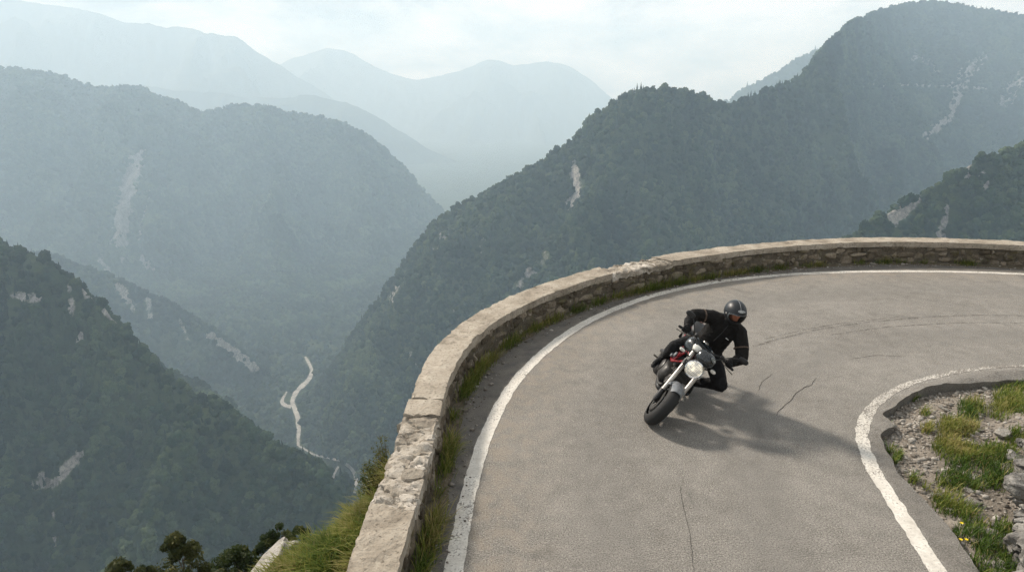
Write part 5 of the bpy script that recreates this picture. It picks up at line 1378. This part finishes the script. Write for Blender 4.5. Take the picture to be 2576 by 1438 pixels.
for f_, (rx, ry, rz) in ((0.0, (.185, .19, .14)), (0.12, (.185, .195, .135)), (0.25, (.18, .198, .135)), (0.4, (.175, .198, .135)), (0.55, (.17, .20, .135)), (0.7, (.165, .20, .13)), (0.84, (.155, .20, .12)), (0.95, (.13, .18, .10))):
    c = J["hip"] * (1 - f_) + (chest + np.array([0.0, 0, -0.015])) * f_ + np.array([-0.035 * math.sin(math.pi * f_), 0, 0.0])
    balls.append((c, (rx, ry, rz)))
balls += chain([J["rsh"], chest + [0, 0, 0.045], J["lsh"]], [0.094, 0.098, 0.094], 6)
balls += chain([chest + [0, 0, 0.03], J["neck"], J["head"] + np.array([-0.025, 0, -0.05])], [0.09, 0.066, 0.056], 6)
balls += chain([J["rsh"], (J["rsh"] + J["relb"]) / 2 + [0, -0.005, 0.006], J["relb"], (J["relb"] + J["rwr"]) / 2, J["rwr"]], [0.094, 0.083, 0.074, 0.066, 0.046], 6)
balls += chain([J["lsh"], (J["lsh"] + J["lelb"]) / 2 + [0, 0.012, 0.0], J["lelb"], (J["lelb"] + J["lwr"]) / 2, J["lwr"]], [0.094, 0.085, 0.076, 0.068, 0.046], 6)
balls += chain([J["rhip"], (J["rhip"] + J["rkn"]) / 2, J["rkn"], (J["rkn"] * 0.62 + J["rank"] * 0.38) + [-0.02, 0, 0], J["rank"]], [0.128, 0.106, 0.082, 0.074, 0.054], 7)
balls += chain([J["lhip"], (J["lhip"] + J["lkn"]) / 2, J["lkn"], (J["lkn"] * 0.62 + J["lank"] * 0.38) + [-0.02, 0, 0], J["lank"]], [0.130, 0.112, 0.090, 0.076, 0.054], 7)
# head with face, looking into the bend
MBi = np.array(MB.to_3x3().inverted())
fw = Vector((0.03, -0.985, -0.14)).normalized(); upw = Vector((0.13, -0.13, 0.98)); lfw = upw.cross(fw).normalized(); upw = fw.cross(lfw)
HR = MBi @ np.array([fw, lfw, upw]).T                       # columns: face-forward, its left, up, in motorcycle axes
hd = J["head"]
def hp(x, y, z): return hd + HR @ np.array([x, y, z])
balls += [(hp(-0.02, 0, 0.02), (.088, .080, .088)), (hp(0.02, 0, -0.04), (.070, .064, .066)), (hp(0.055, 0, -0.075), (.035, .038, .03)), (hp(0.045, 0, -0.005), (.058, .062, .045))]
balls += [(hp(0.098, 0, -0.022), (.012, .011, .012)), (hp(0.106, 0, -0.034), (.014, .014, .011)), (hp(0.09, 0, -0.005), (.010, .009, .016)), (hp(0.088, 0.03, 0.012), (.014, .024, .007)), (hp(0.088, -0.03, 0.012), (.014, .024, .007)), (hp(0.088, 0, -0.060), (.010, .022, .006)), (hp(0.085, 0, -0.070), (.010, .018, .006)), (hp(-0.01, .082, -0.01), (.018, .012, .028)), (hp(-0.01, -.082, -0.01), (.018, .012, .028))]
def mi_(c):
    rel = (c - hd) @ HR
    head_ = (np.linalg.norm((c - hd) * [1, 1, 1], axis=1) < 0.135) & (rel[:, 2] > -0.125)
    t_ = c[:, 2] < 0.93 + 0.1 * (c[:, 0] + 1.0)
    arm = np.minimum(np.linalg.norm(c - J["relb"], axis=1), np.linalg.norm(c - J["lelb"], axis=1)) < 0.0
    return np.where(head_, 2, np.where(t_, 1, 0))
person = skin("person", balls, 0.010, [M_jacket, M_trouser, M_skin], None, 6, mi_)
person.matrix_world = MB
tag(person, "person in black riding gear and dark helmet leaning low on the motorcycle", "person")
for s in (-1, 1):
    part("eye", M_blackp, [sup(hp(0.083, 0.031 * s, -0.004), (0.022, 0.026, 0.013), 2, 2)], person)

# helmet: shell with a face opening, visor, rim, badge
V, F = ico(5); V = V.copy()
dirs = V.copy()
def shell(d, k=1.0):
    rx = np.where(d[:, 0] > 0, 0.165, 0.160); rz = np.where(d[:, 2] > 0, 0.142, 0.150)
    p = d * np.stack([rx, np.full(len(d), 0.128), rz], 1) * k
    chin = np.clip(-d[:, 2] - 0.25, 0, 1) * np.clip(d[:, 0], 0, 1)
    p[:, 0] += 0.020 * chin
    p[:, 1] *= 1 - 0.20 * np.clip(-d[:, 2] - 0.2, 0, 1)
    p[:, 2] = np.maximum(p[:, 2], -0.135)
    return p
def open_(d): 
    a = np.arctan2(d[:, 1], d[:, 0]); e = np.arcsin(np.clip(d[:, 2], -1, 1))
    return (np.abs(a) / 0.98) ** 4 + (np.abs(e + 0.20) / 0.33) ** 4 < 1
fcn = V[F].mean(1); fcn /= np.linalg.norm(fcn, axis=1)[:, None]
op = open_(fcn)
bottom = fcn[:, 2] < -0.86
toB = lambda p: hd + p @ HR.T
Fk = F[~op & ~bottom]
out_, in_ = shell(V), shell(V, 0.90)
def compact(V_, F_):
    u, inv = np.unique(F_, return_inverse=True); return V_[u], inv.reshape(F_.shape)
def helmet_paint():
    t = NT("dark_helmet_shell"); n = t.noise(40, 3, 0.6, t.obj_co())
    return t.done(t.mix((0.010, 0.012, 0.015), (0.018, 0.021, 0.025), n), t.maprange(n, 0.3, 0.7, 0.36, 0.46), spec=0.32)
M_helm = helmet_paint()
Vh, Fh = compact(np.concatenate([toB(out_), toB(in_)]), np.concatenate([Fk, Fk[:, ::-1] + len(V)]))
helmet = make_mesh("helmet", Vh, Fh, M_helm, person, angle=60)
helmet["label"] = "dark grey full-face helmet with raised centre line and oval badge"
t = NT("clear_tinted_visor")
tr = t.node("ShaderNodeBsdfTransparent"); tr.inputs["Color"].default_value = (0.80, 0.80, 0.78, 1); gl = t.node("ShaderNodeBsdfGlossy"); gl.inputs["Roughness"].default_value = 0.06
lw = t.node("ShaderNodeLayerWeight"); lw.inputs["Blend"].default_value = 0.22; ms = t.node("ShaderNodeMixShader")
t.link(t.math("MULTIPLY", lw.outputs["Fresnel"], 0.8), ms.inputs[0]); t.link(tr.outputs[0], ms.inputs[1]); t.link(gl.outputs[0], ms.inputs[2]); t.link(ms.outputs[0], t.out.inputs["Surface"])
def openk(d, kx, kz):
    a = np.arctan2(d[:, 1], d[:, 0]); e = np.arcsin(np.clip(d[:, 2], -1, 1))
    return (np.abs(a) / (0.98 * kx)) ** 4 + (np.abs(e + 0.20) / (0.33 * kz)) ** 4 < 1
Vv, Fv = compact(toB(shell(V, 1.025)), F[openk(fcn, 1.10, 1.12)])
vis = make_mesh("visor", Vv, Fv, t.m, helmet)
rimF = F[openk(fcn, 1.16, 1.22) & ~openk(fcn, 1.03, 1.0)]
Vv, Fv = compact(toB(shell(V, 1.012)), rimF); make_mesh("visor_trim", Vv, Fv, M_grey, helmet)
for s in (-1, 1): part("visor_pivot", M_silver, [(lambda q: (toB(q[0] + np.array([0.045, 0.129 * s, -0.01])), q[1]))(lathe([(0.001, 0.008 * s), (0.012, 0.006 * s), (0.014, -0.004 * s)], 14, (0, 0, 0)))], helmet)
ridge_ = [shell(np.array([[math.cos(a), 0, math.sin(a)]]), 1.005)[0] for a in np.linspace(0.45, 2.4, 24)]
part("crest_line", M_grey, [tb([toB(np.array([p]))[0] for p in ridge_], 0.004, 6)], helmet)
d0 = np.array([[math.cos(0.30) * 0.995, 0.06, math.sin(0.60)]]); d0 /= np.linalg.norm(d0); pc = toB(shell(d0, 1.018))[0]
badge(pc, HR @ np.array([0.82, 0.05, 0.56]), HR @ np.array([-0.4, 0, 0.9]), 0.046, 0.018, M_badgew, M_badge, helmet, False, [[(-.6, -.35), (-.35, .35), (-.1, -.35)], [(.0, -.3), (.0, .35), (.25, .1)], [(.4, -.35), (.65, .35)]])
# collar
part("collar", M_leather, [(lambda q: (q[0] @ np.array(Matrix.Rotation(R(12), 3, "Y")).T + J["neck"] + [0.008, -0.004, 0.01], q[1]))(lathe([(0.088, -0.03), (0.082, 0.02), (0.072, 0.035), (0.060, 0.03), (0.06, -0.03)], 26, (0, 0, 0), "z"))], person)
# arm bands, chest tag
def ring(a, b_, f0, r_, w_, mat, name="arm_band"):
    c0 = a + (b_ - a) * f0; d_ = (b_ - a) / np.linalg.norm(b_ - a)
    part(name, mat, [tube([c0 - d_ * w_, c0 - d_ * w_ * 0.5, c0 + d_ * w_ * 0.5, c0 + d_ * w_], [r_ * 0.93, r_, r_, r_ * 0.93], 22)], person)
ring(J["rsh"], J["relb"], 0.55, 0.089, 0.012, M_band); ring(J["lsh"], J["lelb"], 0.60, 0.091, 0.009, M_band)
part("chest_badge", M_badgel, [sup(chest + np.array([0.165, 0.085, -0.085]), (0.008, 0.045, 0.010), 4, 2)], person)
part("zip", M_blackm, [tb([chest + np.array([0.115, -0.01, 0.035]), chest + np.array([0.160, -0.01, -0.06]), chest + np.array([0.135, -0.005, -0.22])], 0.004, 5)], person)

# gloved hands closed round the grips
def hand(s, wr):
    g0, g1 = steer_v(np.array([[-0.445, 0.40 * s, 1.030], [-0.432, 0.275 * s, 1.051]])); ay = (g0 - g1) / np.linalg.norm(g0 - g1)
    gc = (g0 * 0.40 + g1 * 0.60); back = wr - gc; back -= ay * (back @ ay); back /= np.linalg.norm(back)
    upv = np.cross(ay, back) * (1 if s > 0 else 1); upv = upv if upv[2] > 0 else -upv
    def P(along, ang, rad): return gc + ay * along + rad * (math.cos(ang) * back + math.sin(ang) * upv)
    b = chain([wr, P(-0.0, 0.45, 0.058), P(0, 0.75, 0.042)], [0.036, 0.034, 0.026], 5)
    for al in (-0.028, -0.009, 0.010, 0.028): b += chain([P(al * 0.8, 0.4, 0.055), P(al, 0.95, 0.038)], [0.018, 0.0165], 4)
    for k, (al, ln) in enumerate(((-0.033, 1.0), (-0.011, 1.12), (0.011, 1.05), (0.032, 0.85))):
        an = [0.95, 1.75, 2.6, 2.6 + 0.9 * ln]; b += chain([P(al, a_, 0.0345 - 0.002 * q_) for q_, a_ in enumerate(an)], [0.0125, 0.0115, 0.0105, 0.009], 5)
    b += chain([P(-0.035, 0.15, 0.05), P(-0.052, -0.55, 0.037), P(-0.058, -1.5, 0.032)], [0.0155, 0.0125, 0.010], 5)
    gl_ = skin("glove", b, 0.0045, [M_leather], person, 2)
    cuff = wr + (wr - gc) / np.linalg.norm(wr - gc) * 0.055
    part("cuff", M_leather, [tube([wr - (cuff - wr) * 0.3, wr, wr + (cuff - wr) * 0.6, cuff + (cuff - wr) * 0.4, cuff + (cuff - wr) * 0.42], [0.036, 0.042, 0.052, 0.060, 0.045], 18)], gl_)
hand(-1, J["rwr"]); hand(1, J["lwr"])
# boots
def boot(an, kn, toe):
    sh_ = (kn - an) / np.linalg.norm(kn - an)
    heel = an + np.array([-0.05, 0, -0.055])
    b = chain([an + sh_ * 0.16, an, heel + [0.02, 0, 0.01]], [0.060, 0.054, 0.040], 7) + chain([an + [0.01, 0, -0.015], (an + toe) / 2 + [0, 0, 0.012], toe], [0.050, 0.044, 0.036], 7) + chain([heel, (heel + toe) / 2 + [0, 0, -0.012], toe + [0.01, 0, -0.006]], [0.036, 0.036, 0.033], 7)
    bo = skin("boot", b, 0.008, [M_leather], person, 3)
    d_ = toe - heel; d_ /= np.linalg.norm(d_)
    part("sole", M_rubber, [tb([heel + [-0.03, 0, -0.034], heel + [0.05, 0, -0.036], (heel + toe) / 2 + [0, 0, -0.042], toe + [0.02, 0, -0.034], toe + [0.045, 0, -0.02]], [0.018, 0.03, 0.028, 0.032, 0.02], 10)], bo)
boot(J["rank"], J["rkn"], np.array([-0.80, -0.225, 0.335]))
boot(J["lank"], J["lkn"], np.array([-0.77, 0.325, 0.345]))
